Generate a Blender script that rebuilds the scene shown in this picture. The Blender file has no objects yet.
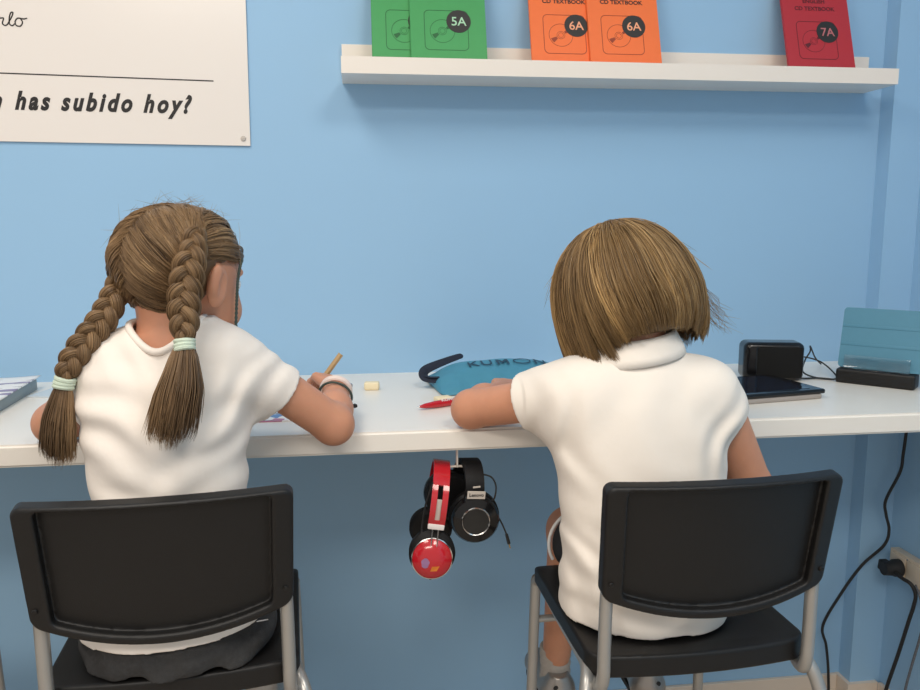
import bpy, bmesh, math, random
import numpy as np
import openvdb
from mathutils import Vector, Matrix

random.seed(7)
RNG = np.random.default_rng(7)
S = bpy.context.scene
COL = S.collection
PI = math.pi
V = lambda *a: np.array(a, float)

# ------------------------------------------------------------------ camera
YAW, PIT, ROL, FPX = 0.1252, 0.1504, -0.0036, 784.9
CAM = V(0.0283, -1.6884, 1.1899)
cF = V(math.sin(YAW)*math.cos(PIT), math.cos(YAW)*math.cos(PIT), -math.sin(PIT))
cR = V(math.cos(YAW), -math.sin(YAW), 0)
cU = np.cross(cR, cF)
cR, cU = math.cos(ROL)*cR+math.sin(ROL)*cU, -math.sin(ROL)*cR+math.cos(ROL)*cU
cd = bpy.data.cameras.new('camera'); cd.sensor_width = 36; cd.lens = FPX*36/920
co = bpy.data.objects.new('camera', cd); COL.objects.link(co)
M = Matrix.Identity(4)
for i in range(3):
    M[i][0], M[i][1], M[i][2], M[i][3] = cR[i], cU[i], -cF[i], CAM[i]
co.matrix_world = M
cd.clip_start = 0.02
S.camera = co


# ------------------------------------------------------------------ materials
def srgb(r, g, b):
    f = lambda c: (c/255/12.92) if c/255 <= .04045 else ((c/255+.055)/1.055)**2.4
    return (f(r), f(g), f(b), 1)


def mat(name, col, rough=.5, metal=0, noise=0, nscale=30, bump=0, bscale=200, spec=.5, coat=0, sss=0, trans=0, stretch=None):
    m = bpy.data.materials.new(name); m.use_nodes = True
    nt = m.node_tree; b = nt.nodes['Principled BSDF']
    b.inputs['Base Color'].default_value = col
    b.inputs['Roughness'].default_value = rough
    b.inputs['Metallic'].default_value = metal
    b.inputs['Specular IOR Level'].default_value = spec
    b.inputs['Coat Weight'].default_value = coat
    b.inputs['Transmission Weight'].default_value = trans
    if sss:
        b.inputs['Subsurface Weight'].default_value = sss
        b.inputs['Subsurface Radius'].default_value = (.012, .004, .002)
        b.inputs['Subsurface Scale'].default_value = .5
    tc = nt.nodes.new('ShaderNodeTexCoord')
    src = tc.outputs['Object']
    if stretch:
        mp = nt.nodes.new('ShaderNodeMapping'); mp.inputs['Scale'].default_value = stretch
        nt.links.new(src, mp.inputs['Vector']); src = mp.outputs['Vector']
    n = nt.nodes.new('ShaderNodeTexNoise'); n.inputs['Scale'].default_value = nscale
    n.inputs['Detail'].default_value = 5
    nt.links.new(src, n.inputs['Vector'])
    if noise:
        mx = nt.nodes.new('ShaderNodeMix'); mx.data_type = 'RGBA'
        lo = tuple(c*(1-noise) for c in col[:3])+(1,); hi = tuple(min(1, c*(1+noise)) for c in col[:3])+(1,)
        mx.inputs[6].default_value = lo; mx.inputs[7].default_value = hi
        nt.links.new(n.outputs['Fac'], mx.inputs[0]); nt.links.new(mx.outputs[2], b.inputs['Base Color'])
    if bump:
        n2 = nt.nodes.new('ShaderNodeTexNoise'); n2.inputs['Scale'].default_value = bscale; n2.inputs['Detail'].default_value = 3
        nt.links.new(src, n2.inputs['Vector'])
        bp = nt.nodes.new('ShaderNodeBump'); bp.inputs['Strength'].default_value = bump; bp.inputs['Distance'].default_value = .002
        nt.links.new(n2.outputs['Fac'], bp.inputs['Height']); nt.links.new(bp.outputs['Normal'], b.inputs['Normal'])
    return m


def hair_mat(name, cols, rough=.42):
    m = bpy.data.materials.new(name); m.use_nodes = True
    nt = m.node_tree; b = nt.nodes['Principled BSDF']
    at_ = nt.nodes.new('ShaderNodeAttribute'); at_.attribute_name = 'tint'
    r = nt.nodes.new('ShaderNodeValToRGB')
    els = r.color_ramp.elements
    els[0].position = 0; els[0].color = cols[0]; els[1].position = 1; els[1].color = cols[-1]
    for i, c in enumerate(cols[1:-1]):
        e = els.new((i+1)/(len(cols)-1)); e.color = c
    nt.links.new(at_.outputs['Fac'], r.inputs['Fac']); nt.links.new(r.outputs['Color'], b.inputs['Base Color'])
    b.inputs['Roughness'].default_value = rough; b.inputs['Specular IOR Level'].default_value = .35
    return m


MT = dict(
    wall=mat('blue_wall_paint', (.315, .535, .765, 1), .6, noise=.02, nscale=3, bump=.03, bscale=350),
    white=mat('white_laminate', (.87, .80, .72, 1), .38, noise=.015, nscale=8, bump=.02),
    desk=mat('desk_laminate', (.85, .81, .745, 1), .3, noise=.015, nscale=8, bump=.02),
    base=mat('cream_skirting', (.74, .64, .54, 1), .45, noise=.02, nscale=10),
    floor=mat('beige_floor', (.45, .38, .31, 1), .5, noise=.1, nscale=14),
    ceil=mat('ceiling_paint', (.8, .8, .8, 1), .8, noise=.02),
    plastic=mat('black_plastic', (.008, .0075, .0075, 1), .45, noise=.1, nscale=40, bump=.12, bscale=900, spec=.4),
    tube=mat('grey_tube_paint', (.42, .41, .39, 1), .33, metal=.55, noise=.05, bump=.02),
    rubber=mat('black_rubber', (.015, .015, .016, 1), .6, noise=.1),
    skin=mat('skin', (.60, .285, .175, 1), .5, noise=.07, nscale=60, bump=.05, bscale=500, sss=.12, spec=.35),
    shirt=mat('white_cotton', (.86, .79, .72, 1), .85, noise=.02, nscale=20, bump=.7, bscale=24, spec=.2),
    polo=mat('white_pique_cotton', (.86, .79, .71, 1), .85, noise=.02, nscale=20, bump=.55, bscale=26, spec=.2),
    grey=mat('charcoal_knit', (.045, .044, .044, 1), .9, noise=.3, nscale=160, bump=.3, bscale=500, spec=.2),
    black=mat('black_cloth', (.012, .012, .014, 1), .9, noise=.2, bump=.2),
    sock=mat('grey_sock_knit', (.46, .42, .38, 1), .9, noise=.1, nscale=200, bump=.3, bscale=400),
    shoe=mat('silver_shoe', (.40, .37, .34, 1), .32, metal=.7, noise=.1, bump=.1),
    eyew=mat('eye_white', (.8, .78, .75, 1), .2, noise=.01), iris=mat('iris_brown', (.06, .03, .015, 1), .15, noise=.1),
    lip=mat('lips', (.5, .18, .14, 1), .45, noise=.05),
    hairA=hair_mat('ash_brown_hair', [srgb(74, 56, 40), srgb(118, 93, 66), srgb(148, 119, 86), srgb(196, 162, 118)]),
    hairB=hair_mat('honey_brown_hair', [srgb(78, 59, 40), srgb(132, 105, 70), srgb(172, 140, 96), srgb(220, 182, 124)]),
    tie=mat('mint_elastic', srgb(196, 210, 192), .8, noise=.06, nscale=120, bump=.3, bscale=300),
    ink=mat('black_ink', (.012, .010, .010, 1), .5, noise=.05),
    poster=mat('glossy_poster_board', (.85, .79, .735, 1), .22, noise=.01, nscale=4, coat=.3),
    green=mat('green_cover', srgb(66, 156, 88), .5, noise=.04, nscale=60), orange=mat('orange_cover', srgb(243, 116, 54), .5, noise=.04, nscale=60),
    red=mat('crimson_cover', srgb(180, 42, 52), .5, noise=.04, nscale=60), paper=mat('white_paper', (.85, .84, .83, 1), .7, noise=.02),
    greenink=mat('dark_green_ink', srgb(28, 98, 50), .5, noise=.03), orangeink=mat('brown_ink', srgb(150, 58, 24), .5, noise=.03),
    redink=mat('dark_red_ink', srgb(92, 18, 26), .5, noise=.03), badge=mat('charcoal_badge', srgb(38, 36, 34), .5, noise=.03),
    greenlt=mat('pale_green_ink', srgb(170, 215, 180), .5, noise=.02), orangelt=mat('pale_orange_ink', srgb(245, 170, 130), .5, noise=.02),
    redlt=mat('pale_red_ink', srgb(190, 110, 112), .5, noise=.02),
    teal=mat('teal_nylon', srgb(72, 140, 166), .5, noise=.06, nscale=40, bump=.15, bscale=120),
    navy=mat('navy_webbing', (.012, .017, .035, 1), .8, noise=.2, nscale=200, bump=.3, bscale=500),
    navyink=mat('navy_print', (.02, .06, .10, 1), .6, noise=.05),
    redpl=mat('red_gloss_plastic', (.50, .012, .022, 1), .18, noise=.03, coat=.5), wtext=mat('white_print', (.8, .75, .73, 1), .5, noise=.02),
    wood=mat('pencil_wood', srgb(186, 156, 112), .5, noise=.1, nscale=50, stretch=(1, 1, .1)),
    lead=mat('graphite', (.03, .03, .03, 1), .4, noise=.1),
    eraser=mat('cream_rubber', srgb(240, 226, 190), .6, noise=.04, nscale=80),
    gloss=mat('black_gloss', (.006, .006, .007, 1), .15, noise=.05, coat=.15, spec=.35), mesh=mat('black_speaker_cloth', (.009, .009, .009, 1), .8, spec=.2, noise=.3, nscale=400, bump=.3, bscale=800),
    screen=mat('dark_screen_glass', (.01, .015, .03, 1), .06, noise=.05, coat=.5),
    tan=mat('taupe_case', (.36, .32, .29, 1), .6, noise=.05), tcover=mat('teal_tablet_cover', srgb(80, 137, 162), .55, noise=.04, nscale=90, bump=.1, bscale=500),
    glass=mat('clear_acrylic', (.95, .97, .98, 1), .04, trans=1, noise=.005), pad=mat('black_leatherette', (.007, .007, .008, 1), .55, spec=.25, noise=.2, bump=.2, bscale=250),
    chrome=mat('chrome', (.72, .70, .68, 1), .18, metal=1, noise=.03), socket=mat('cream_plastic', srgb(214, 200, 180), .35, noise=.02),
    boxgrey=mat('grey_file_box', srgb(140, 152, 156), .55, noise=.05, nscale=40), band=mat('pink_white_silicone', (.80, .66, .60, 1), .5, noise=.03),
    bandg=mat('dark_green_cord', (.05, .075, .065, 1), .6, noise=.2, nscale=200), lav=mat('lavender_sticker', srgb(150, 110, 150), .4, noise=.1), amber=mat('orange_sticker', srgb(214, 120, 40), .4, noise=.1),
    pale=mat('pale_blue_paper', srgb(200, 212, 220), .5, noise=.02),
    gold=mat('brass', (.7, .5, .22, 1), .25, metal=1, noise=.05), cord=mat('grey_woven_cord', (.12, .13, .15, 1), .7, noise=.6, nscale=300),
    label=mat('silver_label', (.55, .50, .45, 1), .4, noise=.02), disc=mat('brushed_dark_disc', (.03, .03, .03, 1), .3, metal=.6, noise=.5, nscale=30),
)


def printed_paper(name, cols):
    """white sheet with a procedural print of coloured blotches and text-like rows"""
    m = bpy.data.materials.new(name); m.use_nodes = True
    nt = m.node_tree; b = nt.nodes['Principled BSDF']; b.inputs['Roughness'].default_value = .5
    tc = nt.nodes.new('ShaderNodeTexCoord'); last = None
    base = (.85, .84, .83, 1)
    prev = None
    for i, (c, sc, th, stretch) in enumerate(cols):
        mp = nt.nodes.new('ShaderNodeMapping'); mp.inputs['Scale'].default_value = stretch; mp.inputs['Location'].default_value = (i*3.1, i*1.7, i*.0)
        nt.links.new(tc.outputs['Object'], mp.inputs['Vector'])
        n = nt.nodes.new('ShaderNodeTexNoise'); n.inputs['Scale'].default_value = sc; n.inputs['Detail'].default_value = 1
        nt.links.new(mp.outputs['Vector'], n.inputs['Vector'])
        gt = nt.nodes.new('ShaderNodeMath'); gt.operation = 'GREATER_THAN'; gt.inputs[1].default_value = th
        nt.links.new(n.outputs['Fac'], gt.inputs[0])
        mx = nt.nodes.new('ShaderNodeMix'); mx.data_type = 'RGBA'
        nt.links.new(gt.outputs[0], mx.inputs[0])
        if prev is None: mx.inputs[6].default_value = base
        else: nt.links.new(prev, mx.inputs[6])
        mx.inputs[7].default_value = c
        prev = mx.outputs[2]
    nt.links.new(prev, b.inputs['Base Color'])
    return m


MT['sheetA'] = printed_paper('printed_worksheet', [((.12, .25, .5, 1), 26, .60, (1, 1, 1)), ((.5, .18, .3, 1), 22, .63, (1, 1, 1)), ((.2, .2, .22, 1), 30, .62, (.4, 3, 1))])
MT['sheetB'] = printed_paper('printed_cover_sheet', [((.62, .08, .14, 1), 11, .62, (.6, 1.4, 1)), ((.30, .26, .40, 1), 20, .60, (.5, 2.2, 1)), ((.3, .3, .32, 1), 34, .64, (.5, 3, 1))])


# ------------------------------------------------------------------ object helpers
def tag(o, label=None, cat=None, group=None, kind=None):
    for k, v in (('label', label), ('category', cat), ('group', group), ('kind', kind)):
        if v: o[k] = v
    return o


def empty(name, loc=(0, 0, 0), rz=0):
    o = bpy.data.objects.new(name, None); COL.objects.link(o); o.location = loc; o.rotation_euler = (0, 0, rz)
    o.empty_display_size = .05
    return o


def link(name, me, m=None, parent=None, smooth=True):
    if m is not None:
        me.materials.clear(); me.materials.append(MT[m] if isinstance(m, str) else m)
    if smooth:
        me.polygons.foreach_set('use_smooth', np.ones(len(me.polygons), bool))
    o = bpy.data.objects.new(name, me); COL.objects.link(o)
    if parent: o.parent = parent
    return o


def raw_mesh(name, verts, quads, tris=None):
    me = bpy.data.meshes.new(name)
    verts = np.asarray(verts, np.float32)
    me.vertices.add(len(verts)); me.vertices.foreach_set('co', verts.ravel())
    quads = np.asarray(quads, np.int32).reshape(-1, 4); nq = len(quads)
    lo = quads.ravel(); st = np.arange(nq)*4
    if tris is not None and len(tris):
        tris = np.asarray(tris, np.int32).reshape(-1, 3)
        st = np.r_[st, len(lo)+np.arange(len(tris))*3]; lo = np.r_[lo, tris.ravel()]
    me.loops.add(len(lo)); me.loops.foreach_set('vertex_index', lo.astype(np.int32))
    me.polygons.add(len(st)); me.polygons.foreach_set('loop_start', st.astype(np.int32))
    me.update(calc_edges=True); me.validate()
    return me


class B:
    """collects shapes into one bmesh"""
    def __init__(s): s.bm = bmesh.new()

    def box(s, c, size, rot=None, bev=0, seg=2):
        r = bmesh.ops.create_cube(s.bm, size=1)
        vs = r['verts']
        bmesh.ops.scale(s.bm, vec=size, verts=vs)
        if bev:
            es = list({e for v in vs for e in v.link_edges})
            g = bmesh.ops.bevel(s.bm, geom=es, offset=bev, segments=seg, affect='EDGES', profile=.6)
            vs = list({v for f in g['faces'] for v in f.verts} | {v for v in vs if v.is_valid})
            # gather the whole island
            seen = set(vs); st = list(vs)
            while st:
                v = st.pop()
                for e in v.link_edges:
                    w = e.other_vert(v)
                    if w not in seen: seen.add(w); st.append(w)
            vs = list(seen)
        m = Matrix.Translation(c) @ (rot.to_4x4() if rot is not None else Matrix.Identity(4))
        bmesh.ops.transform(s.bm, matrix=m, verts=vs)
        return s

    def tube(s, pts, r, n=12, sub=6, closed=False, flat=None, caps=True):
        """pts smoothed by Catmull-Rom; r number or list; flat=(axis, factor) squashes the section"""
        P, Rr = smooth_path(pts, r, sub, closed)
        N = len(P)
        T = np.gradient(P, axis=0) if not closed else np.roll(P, -1, 0)-np.roll(P, 1, 0)
        T /= np.linalg.norm(T, axis=1)[:, None]+1e-12
        ref = V(0, 0, 1) if abs(T[0][2]) < .9 else V(1, 0, 0)
        if flat is not None: ref = np.array(flat[0], float)
        u = ref-T[0]*(ref@T[0]); u /= np.linalg.norm(u)
        rings = []
        for i in range(N):
            u = u-T[i]*(u@T[i]); u /= np.linalg.norm(u)
            w = np.cross(T[i], u)
            fa = 1 if flat is None else flat[1]
            rings.append([s.bm.verts.new(P[i]+Rr[i]*(math.cos(a)*u*fa+math.sin(a)*w)) for a in np.linspace(0, 2*PI, n, endpoint=False)])
        for i in range(N-1 if not closed else N):
            a, b = rings[i], rings[(i+1) % N]
            for j in range(n): s.bm.faces.new((a[j], a[(j+1) % n], b[(j+1) % n], b[j]))
        if caps and not closed:
            s.bm.faces.new(rings[0][::-1]); s.bm.faces.new(rings[-1])
        return s

    def lathe(s, prof, c=(0, 0, 0), rot=None, n=36, cap=True):
        """prof: (radius, height) pairs about local z"""
        m = Matrix.Translation(c) @ (rot.to_4x4() if rot is not None else Matrix.Identity(4))
        rings = []
        for r, h in prof:
            rings.append([s.bm.verts.new(m @ Vector((r*math.cos(a), r*math.sin(a), h))) for a in np.linspace(0, 2*PI, n, endpoint=False)])
        for a, b in zip(rings, rings[1:]):
            for j in range(n): s.bm.faces.new((a[j], a[(j+1) % n], b[(j+1) % n], b[j]))
        if cap:
            s.bm.faces.new(rings[0][::-1]); s.bm.faces.new(rings[-1])
        return s

    def prism(s, outline, h, m=None, hole=None):
        """outline (x,y) list extruded 0..h in local z; hole = a second outline with the same count"""
        m = m or Matrix.Identity(4)
        lo = [s.bm.verts.new(m @ Vector((x, y, 0))) for x, y in outline]; hi = [s.bm.verts.new(m @ Vector((x, y, h))) for x, y in outline]
        n = len(lo)
        if hole is None:
            s.bm.faces.new(lo[::-1]); s.bm.faces.new(hi)
            for i in range(n): s.bm.faces.new((lo[i], lo[(i+1) % n], hi[(i+1) % n], hi[i]))
        else:
            l2 = [s.bm.verts.new(m @ Vector((x, y, 0))) for x, y in hole]; h2 = [s.bm.verts.new(m @ Vector((x, y, h))) for x, y in hole]
            for i in range(n):
                j = (i+1) % n
                for q in ((lo[i], lo[j], hi[j], hi[i]), (l2[j], l2[i], h2[i], h2[j]), (hi[i], hi[j], h2[j], h2[i]), (lo[j], lo[i], l2[i], l2[j])): s.bm.faces.new(q)
        return s

    def obj(s, name, m, parent=None, smooth=True, angle=40):
        bmesh.ops.recalc_face_normals(s.bm, faces=s.bm.faces)
        if smooth:
            for e in s.bm.edges:
                if len(e.link_faces) == 2 and e.calc_face_angle(0) > math.radians(angle): e.smooth = False
        me = bpy.data.meshes.new(name); s.bm.to_mesh(me); s.bm.free()
        return link(name, me, m, parent, smooth)


def smooth_path(pts, r, sub, closed=False):
    P = np.array([np.asarray(p, float) for p in pts]); n = len(P)
    R = np.full(n, r, float) if np.isscalar(r) else np.asarray(r, float)
    if sub <= 1: return P, R
    oP, oR = [], []
    last = n if closed else n-1
    for i in range(last):
        if closed: a, b, c, d = P[(i-1) % n], P[i], P[(i+1) % n], P[(i+2) % n]; r1, r2 = R[i], R[(i+1) % n]
        else: a, b, c, d = P[max(i-1, 0)], P[i], P[i+1], P[min(i+2, n-1)]; r1, r2 = R[i], R[i+1]
        for t in np.linspace(0, 1, sub, endpoint=False):
            oP.append(.5*((2*b)+(-a+c)*t+(2*a-5*b+4*c-d)*t*t+(-a+3*b-3*c+d)*t**3)); oR.append(r1+(r2-r1)*t)
    if not closed: oP.append(P[-1]); oR.append(R[-1])
    return np.array(oP), np.array(oR)


def rrect(w, h, r, n=6, cx=0, cy=0):
    out = []
    for sx, sy, a0 in ((1, 1, 0), (-1, 1, PI/2), (-1, -1, PI), (1, -1, 1.5*PI)):
        for k in range(n+1):
            a = a0+k/n*PI/2
            out.append((cx+sx*(w/2-r)+r*math.cos(a), cy+sy*(h/2-r)+r*math.sin(a)))
    return out


def circ(r, n=32, cx=0, cy=0): return [(cx+r*math.cos(a), cy+r*math.sin(a)) for a in np.linspace(0, 2*PI, n, endpoint=False)]


def text(name, body, size, m, mtx, parent=None, bold=0, shear=0, spacing=1, depth=.0003, sx=1):
    cu = bpy.data.curves.new(name, 'FONT'); cu.body = body; cu.size = size; cu.offset = bold; cu.shear = shear
    cu.space_character = spacing; cu.extrude = depth; cu.align_x = 'CENTER'; cu.resolution_u = 4
    t = bpy.data.objects.new(name, cu); COL.objects.link(t)
    bpy.context.view_layer.update()
    me = bpy.data.meshes.new_from_object(t.evaluated_get(bpy.context.evaluated_depsgraph_get()))
    bpy.data.objects.remove(t); bpy.data.curves.remove(cu)
    me.transform(mtx @ Matrix.Diagonal((sx, 1, 1, 1)))
    return link(name, me, m, parent, smooth=False)


def dup(o, parent=None):
    c = o.copy(); COL.objects.link(c); c.parent = parent
    for ch in o.children: dup(ch, c)
    return c


def frame_mtx(o, x, y, z):
    m = Matrix.Identity(4)
    for i in range(3): m[i][0], m[i][1], m[i][2], m[i][3] = x[i], y[i], z[i], o[i]
    return m


# ------------------------------------------------------------------ implicit modelling (distance fields -> one skin)
def p_cap(a, b, ra, rb, k=.01):
    a, b = np.asarray(a, float), np.asarray(b, float); d = b-a; L2 = d@d+1e-12
    def f(X, Y, Z):
        px, py, pz = X-a[0], Y-a[1], Z-a[2]
        t = np.clip((px*d[0]+py*d[1]+pz*d[2])/L2, 0, 1)
        return np.sqrt((px-t*d[0])**2+(py-t*d[1])**2+(pz-t*d[2])**2)-(ra+(rb-ra)*t)
    m = max(ra, rb)
    return f, np.minimum(a, b)-m, np.maximum(a, b)+m, k


def p_sleeve(a, b, ra, rb, k, cut):
    f, lo, hi, _ = p_cap(a, b, ra, rb)
    return (lambda X, Y, Z: np.maximum(f(X, Y, Z), cut(X, Y, Z))), lo, hi, k


def p_ell(c, r, R=None, k=.01):
    c = np.asarray(c, float); R = np.eye(3) if R is None else R
    def f(X, Y, Z):
        px, py, pz = X-c[0], Y-c[1], Z-c[2]
        q = [(px*R[0, i]+py*R[1, i]+pz*R[2, i]) for i in range(3)]
        k0 = np.sqrt((q[0]/r[0])**2+(q[1]/r[1])**2+(q[2]/r[2])**2)
        k1 = np.sqrt((q[0]/r[0]**2)**2+(q[1]/r[1]**2)**2+(q[2]/r[2]**2)**2)+1e-9
        return k0*(k0-1)/k1
    m = max(r)
    return f, c-m, c+m, k


def p_loft(sec, k=.01, off=0., p=2.2):
    sec = np.array(sec, float); P, _ = smooth_path(sec, 1, 8)
    z = P[:, 0]
    def f(X, Y, Z):
        cx, cy, rx, ry = (np.interp(Z, z, P[:, i]) for i in (1, 2, 3, 4))
        rx = rx+off; ry = ry+off
        q = (np.abs((X-cx)/rx)**p+np.abs((Y-cy)/ry)**p)**(1/p)
        d = (q-1)*np.minimum(rx, ry)
        return np.maximum(d, np.maximum(Z-z[-1]-off, z[0]-off-Z))
    lo = V((P[:, 1]-P[:, 3]).min(), (P[:, 2]-P[:, 4]).min(), z[0])-max(off, 0); hi = V((P[:, 1]+P[:, 3]).max(), (P[:, 2]+P[:, 4]).max(), z[-1])+max(off, 0)
    return f, lo, hi, k


class Field:
    def __init__(s, lo, hi, vs):
        s.lo = np.asarray(lo, float); s.vs = vs; s.n = np.ceil((np.asarray(hi)-s.lo)/vs).astype(int)+1
        s.d = np.full(s.n, .04, np.float32)
        s.ax = [(s.lo[i]+vs*np.arange(s.n[i])).astype(np.float32) for i in range(3)]

    def block(s, lo, hi, mar):
        sl = []
        for i in range(3):
            a = int(np.clip((lo[i]-mar-s.lo[i])//s.vs, 0, s.n[i])); b = int(np.clip((hi[i]+mar-s.lo[i])//s.vs+2, 0, s.n[i]))
            sl.append(slice(a, b))
        X = s.ax[0][sl[0]][:, None, None]; Y = s.ax[1][sl[1]][None, :, None]; Z = s.ax[2][sl[2]][None, None, :]
        return tuple(sl), X, Y, Z

    def add(s, prim):
        f, lo, hi, k = prim
        sl, X, Y, Z = s.block(lo, hi, .03)
        n = f(X, Y, Z).astype(np.float32); o = s.d[sl]
        h = np.clip(k-np.abs(n-o), 0, None)/max(k, 1e-6)
        s.d[sl] = np.minimum(n, o)-h*h*k*.25
        return s

    def carve(s, prim, k=0):
        f, lo, hi, _ = prim
        sl, X, Y, Z = s.block(lo, hi, .02)
        n = -f(X, Y, Z).astype(np.float32); o = s.d[sl]
        h = np.clip(k-np.abs(n-o), 0, None)/max(k, 1e-6)
        s.d[sl] = np.maximum(n, o)+h*h*k*.25
        return s

    def cut(s, f):
        """keep where f <= 0"""
        X, Y, Z = s.ax[0][:, None, None], s.ax[1][None, :, None], s.ax[2][None, None, :]
        s.d = np.maximum(s.d, f(X, Y, Z).astype(np.float32)); return s

    def disp(s, f):
        X, Y, Z = s.ax[0][:, None, None], s.ax[1][None, :, None], s.ax[2][None, None, :]
        s.d = s.d+f(X, Y, Z).astype(np.float32); return s

    def shell(s, t):
        s.d = np.maximum(s.d, -(s.d+t)); return s

    def mesh(s, name, smooth=2):
        d = s.d.copy()
        for a in range(3):
            sl = [slice(None)]*3
            for e in (0, -1):
                sl[a] = e; d[tuple(sl)] = np.maximum(d[tuple(sl)], s.vs)
        g = openvdb.FloatGrid(.04); g.copyFromArray(np.ascontiguousarray(d))
        pts, quads = g.convertToQuads(0.0)
        v = np.asarray(pts)*s.vs+s.lo
        q = np.asarray(quads)
        # orientation
        a, b, c, e = (v[q[:, i]] for i in range(4))
        vol = (np.einsum('ij,ij->i', a, np.cross(b, c))+np.einsum('ij,ij->i', a, np.cross(c, e))).sum()
        if vol < 0: q = q[:, ::-1]
        me = raw_mesh(name, v, q)
        if smooth:
            bm = bmesh.new(); bm.from_mesh(me)
            for _ in range(smooth): bmesh.ops.smooth_vert(bm, verts=bm.verts, factor=.5, use_axis_x=True, use_axis_y=True, use_axis_z=True)
            bm.to_mesh(me); bm.free()
        return me


def plane_cut(pt, n):
    pt, n = np.asarray(pt, float), np.asarray(n, float)/np.linalg.norm(n)
    return lambda X, Y, Z: (X-pt[0])*n[0]+(Y-pt[1])*n[1]+(Z-pt[2])*n[2]


# ------------------------------------------------------------------ setting
def struct(o): return tag(o, kind='structure')


XL, XR, YF, ZC = -2.2, 1.271, -3.2, 2.7
struct(B().box(((XL+XR+.1)/2, .05, ZC/2), (XR-XL+.1, .1, ZC)).obj('wall_back', 'wall', smooth=False))
struct(B().box((XR+.05, (YF)/2, ZC/2), (.1, -YF, ZC)).obj('wall_right', 'wall', smooth=False))
struct(B().box(((1.193+XR)/2, -.0225, ZC/2), (XR-1.193, .045, ZC)).obj('trim_1', 'wall', smooth=False))
struct(B().box(((XL+XR)/2, YF/2, -.05), (XR-XL+.2, -YF+.2, .1)).obj('floor', 'floor', smooth=False))
struct(B().box(((XL+XR)/2, YF/2, ZC+.05), (XR-XL+.2, -YF+.2, .1)).obj('ceiling', 'ceil', smooth=False))
bb = B().box(((XL+1.183)/2, -.005, .0415), (1.183-XL, .01, .083), bev=.002)
bb.box((1.188, -.0275, .0415), (.010, .055, .083)).box(((1.193+XR-.01)/2, -.050, .0415), (XR-.01-1.193, .010, .083))
struct(bb.obj('baseboard_back', 'base', smooth=False))
struct(B().box((XR-.005, (YF-.055)/2, .0415), (.01, -YF-.055, .083), bev=.002).obj('baseboard_right', 'base', smooth=False))

# ------------------------------------------------------------------ worktop
ZD, DD, TH = .874, .4988, .0344
wt = B()
out = [(-1.9, 0), (-1.9, -DD), (XR, -DD), (XR, -.045), (1.193, -.045), (1.193, 0)]
wt.prism(out, TH, Matrix.Translation((0, 0, ZD-TH)))
es = [e for e in wt.bm.edges if all(abs(v.co.y+DD) < 1e-5 for v in e.verts) and abs(e.verts[0].co.x-e.verts[1].co.x) > .5]
bmesh.ops.bevel(wt.bm, geom=es, offset=.004, segments=3, affect='EDGES')
tag(wt.obj('desk_worktop', 'desk', smooth=False), 'long white wall-mounted worktop running under the shelf along the blue wall', 'desk')

# ------------------------------------------------------------------ picture ledge
zs, hl, hb = 1.4795, .0312, .0749
ld = empty('picture_ledge', (0.575, 0, zs))
tag(ld, 'long white picture ledge shelf on the blue wall holding coloured textbooks', 'shelf')
B().box((0, -.057, .006), (1.15, .090, .012), bev=0).obj('shelf_board', 'white', ld, smooth=False)
B().box((0, -.006, hb/2+.0), (1.15, .012, hb), bev=0).obj('back_panel', 'white', ld, smooth=False)
B().box((0, -.1085, hl/2), (1.15, .013, hl), bev=0).obj('front_lip', 'white', ld, smooth=False)


# ------------------------------------------------------------------ textbooks
def book(x0, yb, cover, ink, light, level, label, tilt=18, dz=0, eng=False, w=.15):
    a = math.radians(tilt); h = .25; t = .005
    ux, uy, uz = V(1, 0, 0), V(0, math.sin(a), math.cos(a)), V(0, -math.cos(a), math.sin(a))
    o = V(x0+w/2, yb, zs+.0122+dz)
    root = empty('textbook', tuple(o)); tag(root, label, 'book')
    m = frame_mtx(V(0, 0, 0), ux, uy, uz)
    pg = B(); pg.prism(rrect(w-.002, h-.002, .001, 1, -.001, h/2), t*.6, m @ Matrix.Translation((0, 0, -t*.8))); pg.obj('pages', 'paper', root, False)
    cv = B(); cv.prism(rrect(w, h, .0015, 2, 0, h/2), t*.2, m @ Matrix.Translation((0, 0, -t*.2)))
    cv.prism(rrect(w, h, .0015, 2, 0, h/2), t*.2, m @ Matrix.Translation((0, 0, -t)))
    cv.box(tuple((m @ Vector((-w/2, h/2, -t/2)))), (.001, h, t), m.to_3x3()); cv.obj('cover', cover, root, False)
    sq = B(); qx, qy = -.004, .086
    sq.prism(rrect(.088, .086, .010, 6, qx, qy), .0003, m, rrect(.0855, .0835, .009, 6, qx, qy))
    for rr, dr in ((.025, .0009), (.0085, .0007), (.0055, .0007)): sq.prism(circ(rr, 40, qx-.008, qy-.002), .0003, m, circ(rr-dr, 40, qx-.008, qy-.002))
    for a0, a1 in ((200, 228), (22, 46)):
        ar = [(qx-.008+r_*math.cos(math.radians(q)), qy-.002+r_*math.sin(math.radians(q))) for r_, qs in ((.022, np.linspace(a0, a1, 8)), (.010, np.linspace(a1, a0, 8))) for q in qs]
        sq.prism(ar, .0003, m)
    sq.obj('disc_icon', ink, root, False)
    bx, by = .021, .1055
    bd = B().prism(circ(.0245, 48, bx, by), .0005, m).obj('level_badge', 'badge', root, False)
    text('level_number', level, .0262, light, m @ Matrix.Translation((bx, by-.009, .0006)), bd, bold=.0002)
    text('title_text', 'CD TEXTBOOK', .0122, ink if eng else 'ink', m @ Matrix.Translation((-.002, .1545, .0002)), root, bold=.0003, sx=1.05)
    text('title_text', 'ENGLISH', .0122, ink if eng else 'ink', m @ Matrix.Translation((-.002, .1715, .0002)), root, bold=.0003, sx=1.05)
    return root


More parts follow.
